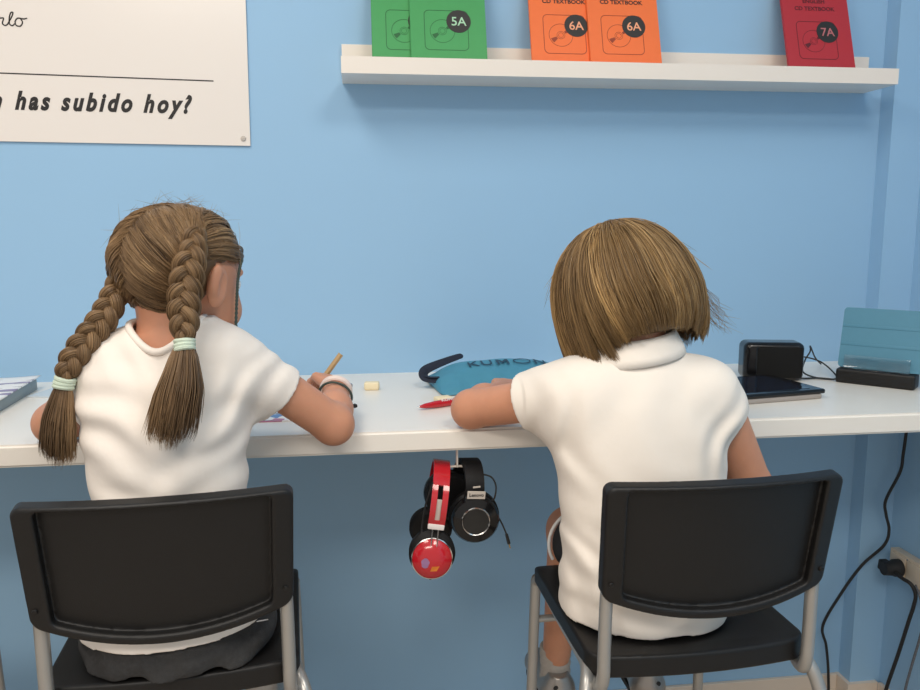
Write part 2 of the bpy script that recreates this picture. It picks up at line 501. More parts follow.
book(.136, -.094, 'green', 'greenink', 'greenlt', '5A', 'green 5A textbook in front, overlapping another green one at the shelf left end', w=.151)
book(.0605, -.087, 'green', 'greenink', 'greenlt', '5A', 'green textbook half hidden behind the green 5A one, leftmost on the shelf', w=.151)
book(.379, -.087, 'orange', 'orangeink', 'orangelt', '6A', 'left orange 6A textbook, its right edge covered by the other orange one', w=.149)
book(.498, -.094, 'orange', 'orangeink', 'orangelt', '6A', 'right orange 6A textbook, uncovered, leaning on the shelf', w=.149)
book(.922, -.094, 'red', 'redink', 'redlt', '7A', 'crimson red 7A textbook alone near the shelf right end', eng=True, w=.149)

# ------------------------------------------------------------------ poster
pm = Matrix.Translation((-.189, 0, 1.353)) @ Matrix.Rotation(math.radians(.55), 4, 'Y')
ps = empty('poster_board', (-.189, 0, 1.353)); ps.rotation_euler = (0, math.radians(.55), 0)
tag(ps, 'white glossy poster board with black lettering at the upper left of the blue wall', 'poster')
B().box((-.40, -.003, .25), (.80, .004, .50), bev=.0005).obj('board', 'poster', ps, False)
wm = Matrix.Rotation(PI/2, 4, 'X')
T3 = Matrix.Translation
def wtext(body, x0, x1, z, size, **kw):
    o = text('lettering', body, size, 'ink', Matrix.Identity(4), ps, **kw)
    xs = [v.co.x for v in o.data.vertices]
    s = (x1-x0)/(max(xs)-min(xs))
    o.data.transform(T3((x0, -.0054, z)) @ wm @ Matrix.Diagonal((s, 1, 1, 1)) @ T3((-min(xs), 0, 0)))
wtext('has subido hoy?', -.447, -.111, .0625, .0475, bold=.0019, shear=.36, spacing=1.35)
wtext('n', -.4965, -.4690, .0625, .0475, bold=.0019, shear=.36)
ln = B().box((-.30, -.0053, .1275), (.464, .0006, .0022), Matrix.Rotation(.009, 3, 'Y')).obj('ruled_line', 'ink', ps, False)
cur = B()
def stroke(pts, r=.0012): cur.tube([(-.470+(x+.468)*.93, -.0054, .2175+(z-.219)*.78) for x, z in pts], r, n=6, sub=5)
def stroke_part(pts):
    global cur
    cur = B(); stroke(pts); cur.obj('script_lettering', 'ink', ps)
stroke_part([(-.468, .222), (-.461, .240), (-.459, .236), (-.452, .236), (-.455, .224), (-.450, .219), (-.445, .222)])
stroke_part([(-.445, .222), (-.436, .240), (-.433, .250), (-.4375, .249), (-.441, .236), (-.441, .223), (-.436, .219), (-.431, .224)])
stroke_part([(-.418, .237), (-.425, .237), (-.430, .229), (-.428, .220), (-.420, .219), (-.4155, .228), (-.4185, .236), (-.412, .236), (-.406, .238)])
B().lathe([(.0, .003), (.004, .0025), (.0055, 0), (.0055, -.002)], (-.0135, -.0055, .014), Matrix.Rotation(PI/2, 3, 'X'), 16).obj('mounting_pin', 'label', ps)


# ------------------------------------------------------------------ chairs
def make_chair():
    root = empty('chair')
    # seat: dished shell with a turned-down edge
    f = Field((-.19, -.205, .585), (.19, .185, .655), .0022)
    def seat2d(X, Y, inset=0.):
        back = -.152-.014*(1-(X/.157)**2)
        yc = (back+.155)/2; hy = (.155-back)/2
        hx = .157+.0*Y
        r = .026
        qx = np.abs(X)-(hx-r-inset); qy = np.abs(Y-yc)-(hy-r-inset)
        return np.sqrt(np.maximum(qx, 0)**2+np.maximum(qy, 0)**2)+np.minimum(np.maximum(qx, qy), 0)-r
    def seatf(X, Y, Z):
        top = .631-.006*np.clip(1-(X/.13)**2, 0, 1)*np.clip(1-((Y+.01)/.13)**2, 0, 1)-.012*np.clip((Y-.11)/.045, 0, 1)**2
        d2 = seat2d(X, Y); dz = np.maximum(Z-top, .6-Z)
        q1, q2 = d2+.004, dz+.004
        return np.sqrt(np.maximum(q1, 0)**2+np.maximum(q2, 0)**2)+np.minimum(np.maximum(q1, q2), 0)-.004
    f.add((seatf, V(-.17, -.19, .59), V(.17, .17, .64), 0))
    f.carve((lambda X, Y, Z: np.maximum(seat2d(X, Y, .01), Z-.611), V(-.16, -.18, .58), V(.16, .16, .62), 0))
    link('seat', f.mesh('seat', 1), 'plastic', root)
    # backrest shell, reclined, bowed, with a raised rim on its rear side
    L = math.hypot(.030, .190); up = V(0, -.030, .190)/L; nb = V(0, -.190, -.030)/L   # nb points rearwards
    o = V(0, -.183, .694)
    f = Field((-.185, -.265, .665), (.185, -.135, .915), .0019)
    W, H = .157, .189
    def coords(X, Y, Z):
        s_ = (Y-o[1])*up[1]+(Z-o[2])*up[2]
        n_ = (Y-o[1])*nb[1]+(Z-o[2])*nb[2]+.020*(X/W)**2
        return s_, n_
    def outline(X, s_, mx, mt, mb, r):
        w = W-.006*(1-s_/H)-mx
        sb = .030*np.clip(np.abs(X)/W, 0, 1.1)**2+mb; st = H-mt-.004*(X/W)**2
        c, h = (sb+st)/2, (st-sb)/2
        qx = np.abs(X)-(w-r); qy = np.abs(s_-c)-(h-r)
        return np.sqrt(np.maximum(qx, 0)**2+np.maximum(qy, 0)**2)+np.minimum(np.maximum(qx, qy), 0)-r
    def bk(X, Y, Z):
        s_, n_ = coords(X, Y, Z)
        q1 = outline(X, s_, 0, 0, 0, .012)+.004; q2 = np.abs(n_)-.011+.004
        return np.sqrt(np.maximum(q1, 0)**2+np.maximum(q2, 0)**2)+np.minimum(np.maximum(q1, q2), 0)-.004
    f.add((bk, V(-.17, -.25, .67), V(.17, -.15, .905), 0))
    def rec(X, Y, Z):
        s_, n_ = coords(X, Y, Z)
        d2 = outline(X, s_, .026, .006, .013, .006)
        return np.maximum(d2, -(n_+.0015))
    f.carve((rec, V(-.17, -.26, .67), V(.17, -.15, .91), 0), k=.005)
    br = link('backrest', f.mesh('backrest', 1), 'plastic', root)
    for sx in (-1, 1):
        p = o+up*.052+nb*(.011-.020*(.136/W)**2); p[0] = sx*.143
        B().lathe([(0, .0012), (.003, .001), (.0036, -.001)], tuple(p), Vector(nb).to_track_quat('Z', 'Y').to_matrix(), 14).obj('screw', 'plastic', br)
    for sx in (-1, 1):
        B().tube([(sx*.142, -.173, .740), (sx*.143, -.170, .715), (sx*.1435, -.169, .645), (sx*.1435, -.168, .612), (sx*.1445, -.161, .594), (sx*.147, -.146, .590), (sx*.150, -.125, .597)], .0086, 14).obj('back_post', 'tube', root)
        B().tube([(sx*.146, .10, .603), (sx*.148, 0, .603), (sx*.149, -.10, .603), (sx*.152, -.128, .602), (sx*.160, -.150, .590), (sx*.168, -.165, .560), (sx*.175, -.178, .50), (sx*.190, -.215, .2), (sx*.198, -.235, .012)], .0092, 14).obj('rear_leg', 'tube', root)
        B().tube([(sx*.140, .080, .606), (sx*.146, .128, .606), (sx*.1495, .145, .597), (sx*.151, .150, .57), (sx*.156, .158, .3), (sx*.163, .167, .012)], .0088, 14).obj('front_leg', 'tube', root)
        for x, y in ((sx*.198, -.235), (sx*.163, .167)):
            B().lathe([(.0115, 0), (.0115, .018), (.0095, .022)], (x, y, .0), None, 16).obj('rubber_foot', 'rubber', root)
    B().tube([(-.152, .153, .525), (.152, .153, .525)], .0062, 12, 1).obj('cross_bar', 'tube', root)
    return root


cg = 'black shell chairs drawn up to the desk'
chR = make_chair()
chR.location = (.4660, -.605, 0); chR.rotation_euler = (0, 0, math.radians(2.0))
tag(chR, 'black plastic chair with grey tube legs under the short-haired child in a polo', 'chair', cg)
chL = dup(chR); chL.location = (-.2310, -.576, 0); chL.rotation_euler = (0, 0, math.radians(4.8))
tag(chL, 'black plastic chair with grey tube legs under the child with two braids', 'chair', cg)
chN = dup(chR); chN.location = (-.713, -.600, 0); chN.rotation_euler = (0, 0, 0)
tag(chN, 'chair beyond the left picture edge, only a grey metal leg in view', 'chair', cg)


# ------------------------------------------------------------------ people
class Head:
    def __init__(s, c, yaw, pitch, roll):
        s.c = np.asarray(c, float); y, p, r = (math.radians(a) for a in (yaw, pitch, roll))
        f = V(math.sin(y)*math.cos(p), math.cos(y)*math.cos(p), -math.sin(p)); x = V(math.cos(y), -math.sin(y), 0); u = np.cross(x, f)
        x, u = math.cos(r)*x+math.sin(r)*u, -math.sin(r)*x+math.cos(r)*u
        s.R = np.stack([x, f, u], 1)

    def w(s, p): return s.c+np.asarray(p, float)@s.R.T

    def prims(s):
        w = s.w; E = lambda c, r, k=.012: p_ell(w(c), r, s.R, k)
        C = lambda a, b, ra, rb, k=.008: p_cap(w(a), w(b), ra, rb, k)
        L = [E((0, -.008, .022), (.068, .086, .070)), E((0, .030, -.030), (.053, .052, .064), .02), E((0, .058, -.078), (.022, .018, .016), .018),
             C((0, .078, .004), (0, .092, -.024), .006, .0085, .010), E((0, .094, -.026), (.009, .008, .007), .006)]
        for q in (-1, 1):
            L += [E((q*.031, .052, -.034), (.024, .022, .024), .015), E((q*.008, .089, -.028), (.006, .006, .005), .005),
                  C((q*.014, .077, .026), (q*.040, .065, .024), .0035, .003, .008),
                  E((q*.0720, -.006, -.004), (.0070, .017, .029), .006), E((q*.0775, -.014, .004), (.0050, .010, .021), .005)]
        L += [C((-.015, .079, -.052), (.015, .079, -.052), .0045, .0045, .006), C((-.012, .0785, -.0575), (.012, .0785, -.0575), .005, .005, .005)]
        return L

    def carve(s, F):
        for q in (-1, 1):
            F.carve(p_ell(s.w((q*.030, .083, .006)), (.0125, .009, .0070), s.R), .005)
            F.carve(p_ell(s.w((q*.0815, .000, -.002)), (.0065, .0095, .016), s.R), .005)

    def extras(s, parent):
        rot = Matrix([list(r) for r in s.R])
        for q in (-1, 1):
            e = B(); e.lathe([(.0001, -.0108)]+[(.0108*math.cos(t), .0108*math.sin(t)) for t in np.linspace(-1.4, 1.4, 12)]+[(.0001, .0108)], s.w((q*.030, .0620, .006)), rot @ Matrix.Rotation(-PI/2, 3, 'X'), 20)
            eo = e.obj('eye', 'eyew', parent)
            B().lathe([(.0001, .0113)]+[(.0112*math.sin(t), .0112*math.cos(t)) for t in np.linspace(.08, .46, 6)], s.w((q*.030, .0620, .006)), rot @ Matrix.Rotation(q*.22, 3, 'Z') @ Matrix.Rotation(-PI/2-.12, 3, 'X'), 20).obj('iris', 'iris', eo)


def hand(w, d, up, side, curl=.5, spread=.10, thumb_in=.5, sc=.92):
    """w wrist, d towards the fingers, up = back of hand, side=+1 thumb lies towards up x d"""
    d = np.asarray(d, float)/np.linalg.norm(d); up = np.asarray(up, float); up = up-d*(up@d); up /= np.linalg.norm(up)
    s = np.cross(up, d)*side      # towards the thumb
    L = []
    lens = [(.027, .018, .015), (.030, .021, .016), (.028, .019, .015), (.022, .014, .013)]
    for i in range(4):
        off = (1.5-i)*.0150*sc
        a = w+s*off*.55+d*.006; k = w+d*(.056-abs(i-1.2)*.003)*sc+s*off
        L.append(p_cap(a, k, .0115*sc, .0088*sc, .010))
        ang = 0; p = k; r = .0074 if i < 3 else .0066
        dd = d*math.cos(spread*(1.5-i)*.5)+s*math.sin(spread*(1.5-i)*.5)
        for j, l in enumerate(lens[i]):
            ang += curl*(.75, .9, .55)[j]*(1+.12*i)
            q = p+(dd*math.cos(ang)-up*math.sin(ang))*l*sc
            L.append(p_cap(p, q, r*sc, (r-.0007)*sc, .003)); p = q; r -= .0007
    a = w+s*.012*sc+d*.010-up*.004; b = a+(s*.65+d*.62-up*.30)*.030*sc; b2 = b+(d*.9+s*(.25-thumb_in)-up*.25)*.024*sc; b3 = b2+(d*.85-s*(.5*thumb_in)-up*.3)*.018*sc
    L += [p_cap(a, b, .0125*sc, .0092*sc, .010), p_cap(b, b2, .0086*sc, .0076*sc, .004), p_cap(b2, b3, .0076*sc, .0064*sc, .003)]
    return L


def limb(pts, rs, k=.012): return [p_cap(a, b, ra, rb, k) for a, b, ra, rb in zip(pts, pts[1:], rs, rs[1:])]


def folds(spec):
    """soft cloth folds: (centre, direction across, direction along, wavelength, amplitude, reach)"""
    def f(X, Y, Z):
        d = 0*(X+Y+Z)
        for c, ac, al, wl, am, re, reach_l in spec:
            ac = np.asarray(ac, float)/np.linalg.norm(ac); al = np.asarray(al, float)/np.linalg.norm(al)
            u = (X-c[0])*ac[0]+(Y-c[1])*ac[1]+(Z-c[2])*ac[2]; v = (X-c[0])*al[0]+(Y-c[1])*al[1]+(Z-c[2])*al[2]
            u = u+.012*np.sin(v*38+c[0]*50)
            d = d-am*np.cos(2*PI*u/wl)*np.exp(-(u/re)**2-(v/reach_l)**2)
        d = d-.0006*np.sin(X*55+2*np.sin(Z*30)+Z*28)*np.sin(Z*42+2*np.sin(X*23)+1.3)
        return d
    return f


# ---- strands
def strand_mesh(P, r, tint, sides=3, taper=(.6, .25)):
    """P (n, k, 3) polylines -> one mesh of fine tubes with a 'tint' attribute"""
    n, k, _ = P.shape
    T = np.gradient(P, axis=1); T /= np.linalg.norm(T, axis=2, keepdims=True)+1e-12
    u = np.empty_like(T); ref = np.where(np.abs(T[:, 0, 2:3]) > .8, np.array([1., 0, 0]), np.array([0, 0, 1.]))
    cur_ = np.cross(T[:, 0], ref)
    for i in range(k):
        cur_ = cur_-T[:, i]*(cur_*T[:, i]).sum(1, keepdims=True); cur_ /= np.linalg.norm(cur_, axis=1, keepdims=True)+1e-12; u[:, i] = cur_
    w = np.cross(T, u)
    prof = np.interp(np.linspace(0, 1, k), [0, .12, .75, 1], [taper[0], 1, 1, taper[1]])
    rr = (np.asarray(r)[:, None]*prof[None])[..., None, None]
    a = np.linspace(0, 2*PI, sides, endpoint=False)
    ring = P[:, :, None, :]+rr*(np.cos(a)[None, None, :, None]*u[:, :, None, :]+np.sin(a)[None, None, :, None]*w[:, :, None, :])
    verts = ring.reshape(-1, 3)
    idx = np.arange(n*k*sides).reshape(n, k, sides)
    q = np.stack([idx[:, :-1], np.roll(idx[:, :-1], -1, 2), np.roll(idx[:, 1:], -1, 2), idx[:, 1:]], -1).reshape(-1, 4)
    tn = np.repeat(np.clip(tint, 0, 1), k*sides) if np.ndim(tint) == 1 else np.repeat(np.clip(tint, 0, 1).reshape(-1), sides)
    return verts, q, tn


def hair_obj(name, chunks, m, parent, base=None):
    vs, qs, ts, o = [], [], [], 0
    for v, q, t in chunks:
        vs.append(v); qs.append(q+o); ts.append(t); o += len(v)
    if base is not None:
        n = len(base.vertices); bv = np.empty(n*3, np.float32); base.vertices.foreach_get('co', bv)
        nl = len(base.loops); bl = np.empty(nl, np.int32); base.loops.foreach_get('vertex_index', bl)
        vs.append(bv.reshape(-1, 3)); qs.append(bl.reshape(-1, 4)+o); ts.append(np.full(n, .16))
    me = raw_mesh(name, np.concatenate(vs), np.concatenate(qs))
    at_ = me.attributes.new('tint', 'FLOAT', 'POINT'); at_.data.foreach_set('value', np.concatenate(ts).astype(np.float32))
    return link(name, me, m, parent)


def resample(P, k):
    s = np.r_[0, np.cumsum(np.linalg.norm(np.diff(P, axis=0), axis=1))]
    t = np.linspace(0, s[-1], k)
    return np.stack([np.interp(t, s, P[:, i]) for i in range(3)], 1)


def wisp(path, n, k, spread, seed):
    g = np.random.default_rng(seed)
    P = resample(path, k)[None].repeat(n, 0)
    return P+g.normal(0, 1, (n, 1, 3))*np.asarray(spread)[None, :, None]


# =========================================================== the child with the bob, on the right
HR = Head((.424, -.547, 1.088), -4, 14, 9)
secR = [(.634, .433, -.634, .122, .106), (.70, .434, -.636, .124, .102), (.78, .432, -.628, .122, .090), (.87, .428, -.612, .128, .086), (.92, .426, -.602, .135, .082),
        (.960, .424, -.596, .132, .073), (.985, .422, -.594, .112, .062), (1.002, .420, -.592, .078, .052), (1.018, .419, -.590, .050, .044)]
shL_, elL_, wrL_ = V(.318, -.598, .945), V(.196, -.492, .9045), V(.268, -.375, .905)
shR_, elR_, wrR_ = V(.545, -.602, .945), V(.621, -.592, .790), V(.565, -.470, .730)
F = Field((.135, -.76, .285), (.68, -.215, 1.205), .0026)
F.add(p_loft(secR, .01, -.011))
for pr in HR.prims(): F.add(pr)
F.add(p_cap(HR.w((0, -.022, -.045)), (.419, -.592, .985), .041, .044, .02))
for pr in limb([shL_, elL_], [.033, .0295]) + limb([elL_, elL_*.6+wrL_*.4+V(0, 0, .001), wrL_], [.0290, .0275, .0195]): F.add(pr)
for pr in limb([shR_, elR_], [.033, .0290]) + limb([elR_, elR_*.6+wrR_*.4, wrR_], [.0285, .0270, .0190]): F.add(pr)
for pr in hand(wrL_, (.33, .93, .12), (0, -.12, 1), 1, .62): F.add(pr)
for pr in hand(wrR_, (-.45, .85, -.10), (.1, 0, 1), -1, .4): F.add(pr)
for sx, hip, kn, an in ((-1, V(.388, -.635, .698), V(.392, -.375, .648), V(.379, -.335, .365)), (1, V(.478, -.635, .698), V(.540, -.375, .648), V(.556, -.335, .358))):
    for pr in limb([hip, hip*.4+kn*.6+V(0, 0, -.002), kn], [.053, .048, .040], .02): F.add(pr)
    for pr in limb([kn, kn*.62+an*.38+V(0, -.010, 0), an], [.039, .036, .0245], .015): F.add(pr)
    F.add(p_cap(an+V(0, -.012, -.035), an+V(sx*.012, .085, -.045), .022, .019, .015))
HR.carve(F)
pR = link('person', F.mesh('person', 1), 'skin')
tag(pR, 'seated child with a short bob haircut and white polo shirt, seen from behind', 'person')
HR.extras(pR)

# polo shirt
ctL = plane_cut(shL_*.60+elL_*.40+V(0, 0, .0), elL_-shL_+V(-.02, .0, -.020)); ctR = plane_cut(shR_*.74+elR_*.26, elR_-shR_+V(.045, 0, -.01))
F = Field((.235, -.765, .628), (.645, -.49, 1.03), .0024)
F.add(p_loft(secR, .01, 0.))
F.add(p_sleeve(shL_+V(.02, 0, -.004), shL_*.40+elL_*.60, .054, .0440, .035, ctL)).add(p_sleeve(shR_+V(-.02, 0, -.004), shR_*.50+elR_*.50, .054, .042, .035, ctR))
F.disp(folds([((.30, -.64, .90), (1, 0, .35), (-.3, 0, 1), .045, .0034, .035, .06), ((.545, -.65, .89), (1, 0, -.5), (.4, 0, 1), .042, .0034, .035, .06),
              ((.43, -.72, .76), (.25, 0, 1), (1, 0, -.3), .055, .0022, .08, .09), ((.40, -.72, .69), (-.2, 0, 1), (1, 0, .3), .040, .0025, .05, .08), ((.33, -.70, .70), (1, 0, .5), (-.4, 0, 1), .035, .0035, .04, .06),
              ((.42, -.68, .93), (1, 0, -.1), (0, 0, 1), .08, .0018, .09, .07)]))
F.cut(lambda X, Y, Z: .6345-Z+.002*np.sin(X*60)+0*Y)
F.shell(.0045)
sh = link('polo_shirt', F.mesh('polo_shirt', 2), 'polo', pR)
# fold-down collar
cm = []
for ri, (rx, ry, z) in enumerate(((.0800, .0680, .9985), (.0760, .0640, 1.010), (.0660, .0550, 1.029), (.0620, .0510, 1.0335), (.0580, .0480, 1.029), (.0580, .0490, 1.002))):
    row = []
    for t in np.linspace(-2.75, 2.75, 61):
        x, y = math.sin(t)*rx, -math.cos(t)*ry
        row.append((.4195+x, -.587+y, z+.135*x-.004*math.cos(t)-.016*max(0, -math.cos(t))))
    cm.append(row)
n = 61; vv = [p for row in cm for p in row]; qq = [(i*n+j, i*n+j+1, (i+1)*n+j+1, (i+1)*n+j) for i in range(len(cm)-1) for j in range(n-1)]
me = raw_mesh('collar', vv, qq); co_ = link('collar', me, 'polo', sh)
md = co_.modifiers.new('thickness', 'SOLIDIFY'); md.thickness = .003; md.offset = 0

# black shorts with a white piping edge
F = Field((.28, -.735, .628), (.62, -.42, .78), .0026)
F.add(p_loft([(.636, .433, -.632, .106, .092), (.70, .434, -.634, .108, .088), (.77, .432, -.628, .105, .076)], .01, 0.))
for hip, kn in ((V(.397, -.615, .690), V(.392, -.375, .648)), (V(.470, -.615, .690), V(.540, -.375, .648))):
    F.add(p_cap(hip, hip*.2+kn*.8, .058, .0575, .02))
F.cut(lambda X, Y, Z: Y+.465+0*X+0*Z).cut(lambda X, Y, Z: .632-Z+0*X+0*Y)
so = link('shorts', F.mesh('shorts', 1), 'black', pR)
for a in ((.389, -.466, .669), (.522, -.466, .669)):
    B().tube([(a[0]+.0580*math.cos(t), a[1], max(.634, a[2]-.006+.0580*math.sin(t))) for t in np.linspace(-.5, PI+.5, 24)], .0028, 8, 2).obj('piping', 'paper', so)


def foot_wear(an, sx, parent, sole_z):
    sk = Field(an-V(.05, .06, .08), an+V(.06, .13, .06), .002)
    sk.add(p_cap(an+V(0, .001, .028), an+V(0, -.002, -.02), .0295, .0275, .01)).add(p_cap(an+V(0, -.012, -.035), an+V(sx*.012, .085, -.045), .025, .022, .015))
    sk.disp(lambda X, Y, Z: .0008*np.sin(Z*420)+0*X+0*Y).cut(lambda X, Y, Z: Z-(an[2]+.038)+0*X+0*Y)
    link('sock', sk.mesh('sock', 1), 'sock', parent)
    f = Field(an-V(.06, .08, .10), an+V(.07, .15, .03), .002)
    f.add(p_cap(an+V(0, -.018, -.038), an+V(sx*.012, .088, -.047), .033, .028, .015)).add(p_cap(an+V(0, -.026, -.012), an+V(0, -.020, -.04), .020, .027, .015))
    f.cut(lambda X, Y, Z: (sole_z)-Z+0*X+0*Y).cut(lambda X, Y, Z: Z-(an[2]-.002-.35*np.clip(Y-an[1], 0, .04))+0*X)
    so = link('shoe', f.mesh('shoe', 1), 'shoe', parent)
    B().prism(rrect(.060, .165, .028, 6, an[0]+sx*.006, an[1]+.035), .010, Matrix.Translation((0, 0, sole_z-.008))).obj('sole', 'rubber', so)
    B().lathe([(.0025, .0016), (.0045, .0012), (.005, 0)], (an[0]+sx*.010, an[1]-.0475, an[2]-.020), Matrix.Rotation(PI/2, 3, 'X'), 14).obj('eyelet', 'rubber', so)


foot_wear(V(.379, -.335, .365), -1, pR, .300); foot_wear(V(.556, -.335, .358), 1, pR, .293)

# bob hair
def bob():
    g = np.random.default_rng(3)
    ncl, per, k = 550, 17, 18
    t = np.linspace(0, 1, k)
    out, rad, tint = [], [], []
    for c in range(ncl):
        az = g.uniform(-180, 180)                 # 0 = back of the head, + = child's right
        layer = math.sqrt(g.random())
        azr = math.radians(az)
        ct = .46+.20*math.sin(az*.19+.8)*math.cos(az*.071)+g.normal(0, .13)  # broad highlight bands put into the tint around the head, plus clump variation
        drift = math.radians(g.normal(11, 3.5))*(1 if az > -60 else .25)
        hem = np.interp(az, [-180, -158, -150, -105, -72, -60, -44, -20, 15, 42, 70, 105, 150, 158, 180], [.012, .012, -.080, -.092, -.095, -.090, -.068, -.060, -.062, -.072, -.088, -.090, -.080, .012, .012])+g.normal(0, .0045)
        hem += .045*max(0, .45-layer)*g.random()
        if az > 60: hem += .004
        if -115 < az < -55: hem -= .006*g.random()
        wave = g.normal(0, .0010)
        for s in range(per):
            a = azr+g.normal(0, .031); lay = .885+.115*layer+g.normal(0, .005); hm = hem+g.normal(0, .0025)
            crown = V(-.014+g.normal(0, .004), -.018+g.normal(0, .006))
            top = .1040; th = t*2.15; m1 = 1.15; em = PI/2*.92
            e = np.minimum(th/m1, 1)*em; u = np.clip((th-m1)/(2.15-m1), 0, 1)
            z0 = top*math.cos(em); zz = np.where(th < m1, top*np.cos(e), z0+(hm-z0)*u)
            rr = np.where(th < m1, np.sin(e), math.sin(em)+.055*np.sin(u*PI*.55))
            back = math.cos(azr)
            rr = rr-(.20 if back > .5 else .13 if back > -.2 else .06)*u**3
            aa = a+drift*t*t
            bulge = .90+.115*np.clip(t/.62, 0, 1)**1.3
            rx = .1090*lay*bulge; ry = np.where(np.cos(aa) > 0, .106, .092)*lay*bulge
            x = crown[0]*(1-t)+np.sin(aa)*rr*rx; y = crown[1]*(1-t)-np.cos(aa)*rr*ry-.004
            zz = zz*np.where(zz > 0, .98+.02*lay, 1)+wave*np.sin(6*t+c)-(.94-lay)*.05*np.clip(1-th/m1, 0, 1)
            out.append(np.stack([x, y, zz], 1)); rad.append(g.uniform(.00042, .00072)); tint.append(ct+g.normal(0, .09))
    return HR.w(np.array(out)), np.array(rad), np.array(tint)


P, r_, t_ = bob()
# a thick inner layer of hair so that no scalp shows
F = Field(HR.c-.16, HR.c+.16, .003)
F.add(p_ell(HR.w((-.004, -.008, .010)), (.080, .080, .078), HR.R)).add(p_ell(HR.w((.0, -.012, -.032)), (.090, .076, .060), HR.R, .03))
F.cut(lambda X, Y, Z: ((X-HR.c[0])*HR.R[0, 1]+(Y-HR.c[1])*HR.R[1, 1]+(Z-HR.c[2])*HR.R[2, 1])-.058+np.clip(-((X-HR.c[0])*HR.R[0, 2]+(Y-HR.c[1])*HR.R[1, 2]+(Z-HR.c[2])*HR.R[2, 2]), 0, 1)*.9)
F.carve(p_ell(HR.w((0, .045, -.085)), (.056, .085, .080), HR.R))
F.cut(lambda X, Y, Z: -((X-HR.c[0])*HR.R[0, 2]+(Y-HR.c[1])*HR.R[1, 2]+(Z-HR.c[2])*HR.R[2, 2])-.068)
g = np.random.default_rng(11)
ch = [strand_mesh(P, r_, t_)]
# stray hairs at the right hem and over the crown
st = []
for i in range(46):
    z0 = g.uniform(-.07, -.03); a = g.uniform(1.15, 1.75)
    p0 = V(math.sin(a)*.108, -math.cos(a)*.10, z0+.05)
    st.append(HR.w(resample(np.array([p0, p0+V(.010, .0, -.030), p0+V(.018+g.uniform(0, .016), g.uniform(-.01, .01), -.055), p0+V(.024+g.uniform(0, .030), g.uniform(-.01, .01), -.066-g.uniform(0, .012))]), 16)))
for i in range(50):
    a = g.uniform(-2, 2); e = g.uniform(.2, 1.2)
    n_ = V(math.sin(a)*math.sin(e), -math.cos(a)*math.sin(e), math.cos(e)); tg = V(math.sin(a)*math.cos(e), -math.cos(a)*math.cos(e), -math.sin(e))
    b0 = n_*V(.112, .108, .099); st.append(HR.w(resample(np.array([b0, b0+tg*.02+n_*.004, b0+tg*.045+n_*g.uniform(.002, .012)]), 16)))
st = np.array(st)
ch.append(strand_mesh(st, np.full(len(st), .00028), g.uniform(.2, .7, len(st))))
hair_obj('hair', ch, 'hairB', pR, F.mesh('h', 1))

# =========================================================== the child with two braids, on the left
HL = Head((-.214, -.566, 1.117), 37, 12, -2)
secL = [(.634, -.228, -.645, .130, .109), (.70, -.228, -.642, .119, .102), (.78, -.230, -.632, .102, .088), (.86, -.234, -.624, .101, .086), (.93, -.236, -.614, .108, .085),
        (.985, -.235, -.606, .112, .076), (1.022, -.233, -.600, .102, .062), (1.046, -.231, -.598, .078, .052), (1.062, -.229, -.596, .048, .043)]
sR2, eR2, wR2 = V(-.152, -.600, 1.018), V(-.017, -.533, .8975), V(-.016, -.405, .926)
sL2, eL2, wL2 = V(-.310, -.600, 1.000), V(-.425, -.494, .9045), V(-.325, -.372, .8985)
F = Field((-.49, -.765, .285), (.06, -.225, 1.235), .0026)
F.add(p_loft(secL, .01, -.018))
for pr in HL.prims(): F.add(pr)
F.add(p_cap(HL.w((0, -.024, -.045)), (-.229, -.598, 1.03), .037, .041, .02))
for pr in limb([sR2, eR2], [.031, .0290]) + limb([eR2, eR2*.6+wR2*.4, wR2], [.0285, .0265, .0185]): F.add(pr)
for pr in limb([sL2, eL2], [.031, .0285]) + limb([eL2, eL2*.6+wL2*.4, wL2], [.0285, .0260, .0185]): F.add(pr)
for pr in hand(wR2, (-.34, .90, .16), (.42, -.25, .87), -1, .75, .06, .9): F.add(pr)
for pr in hand(wL2, (.45, .89, -.10), (0, .05, 1), 1, .22): F.add(pr)
for sx, hip, kn, an in ((-1, V(-.285, -.645, .700), V(-.300, -.370, .650), V(-.292, -.330, .365)), (1, V(-.175, -.645, .700), V(-.160, -.370, .650), V(-.168, -.330, .365))):
    for pr in limb([hip, hip*.4+kn*.6+V(0, 0, -.002), kn], [.052, .046, .039], .02): F.add(pr)
    for pr in limb([kn, kn*.62+an*.38+V(0, -.010, 0), an], [.038, .035, .024], .015): F.add(pr)
    F.add(p_cap(an+V(0, -.012, -.035), an+V(sx*.012, .085, -.045), .022, .019, .015))
HL.carve(F)
pL = link('person', F.mesh('person', 1), 'skin')
tag(pL, 'seated child with two long brown braids and white T-shirt, writing with a pencil', 'person')
HL.extras(pL)

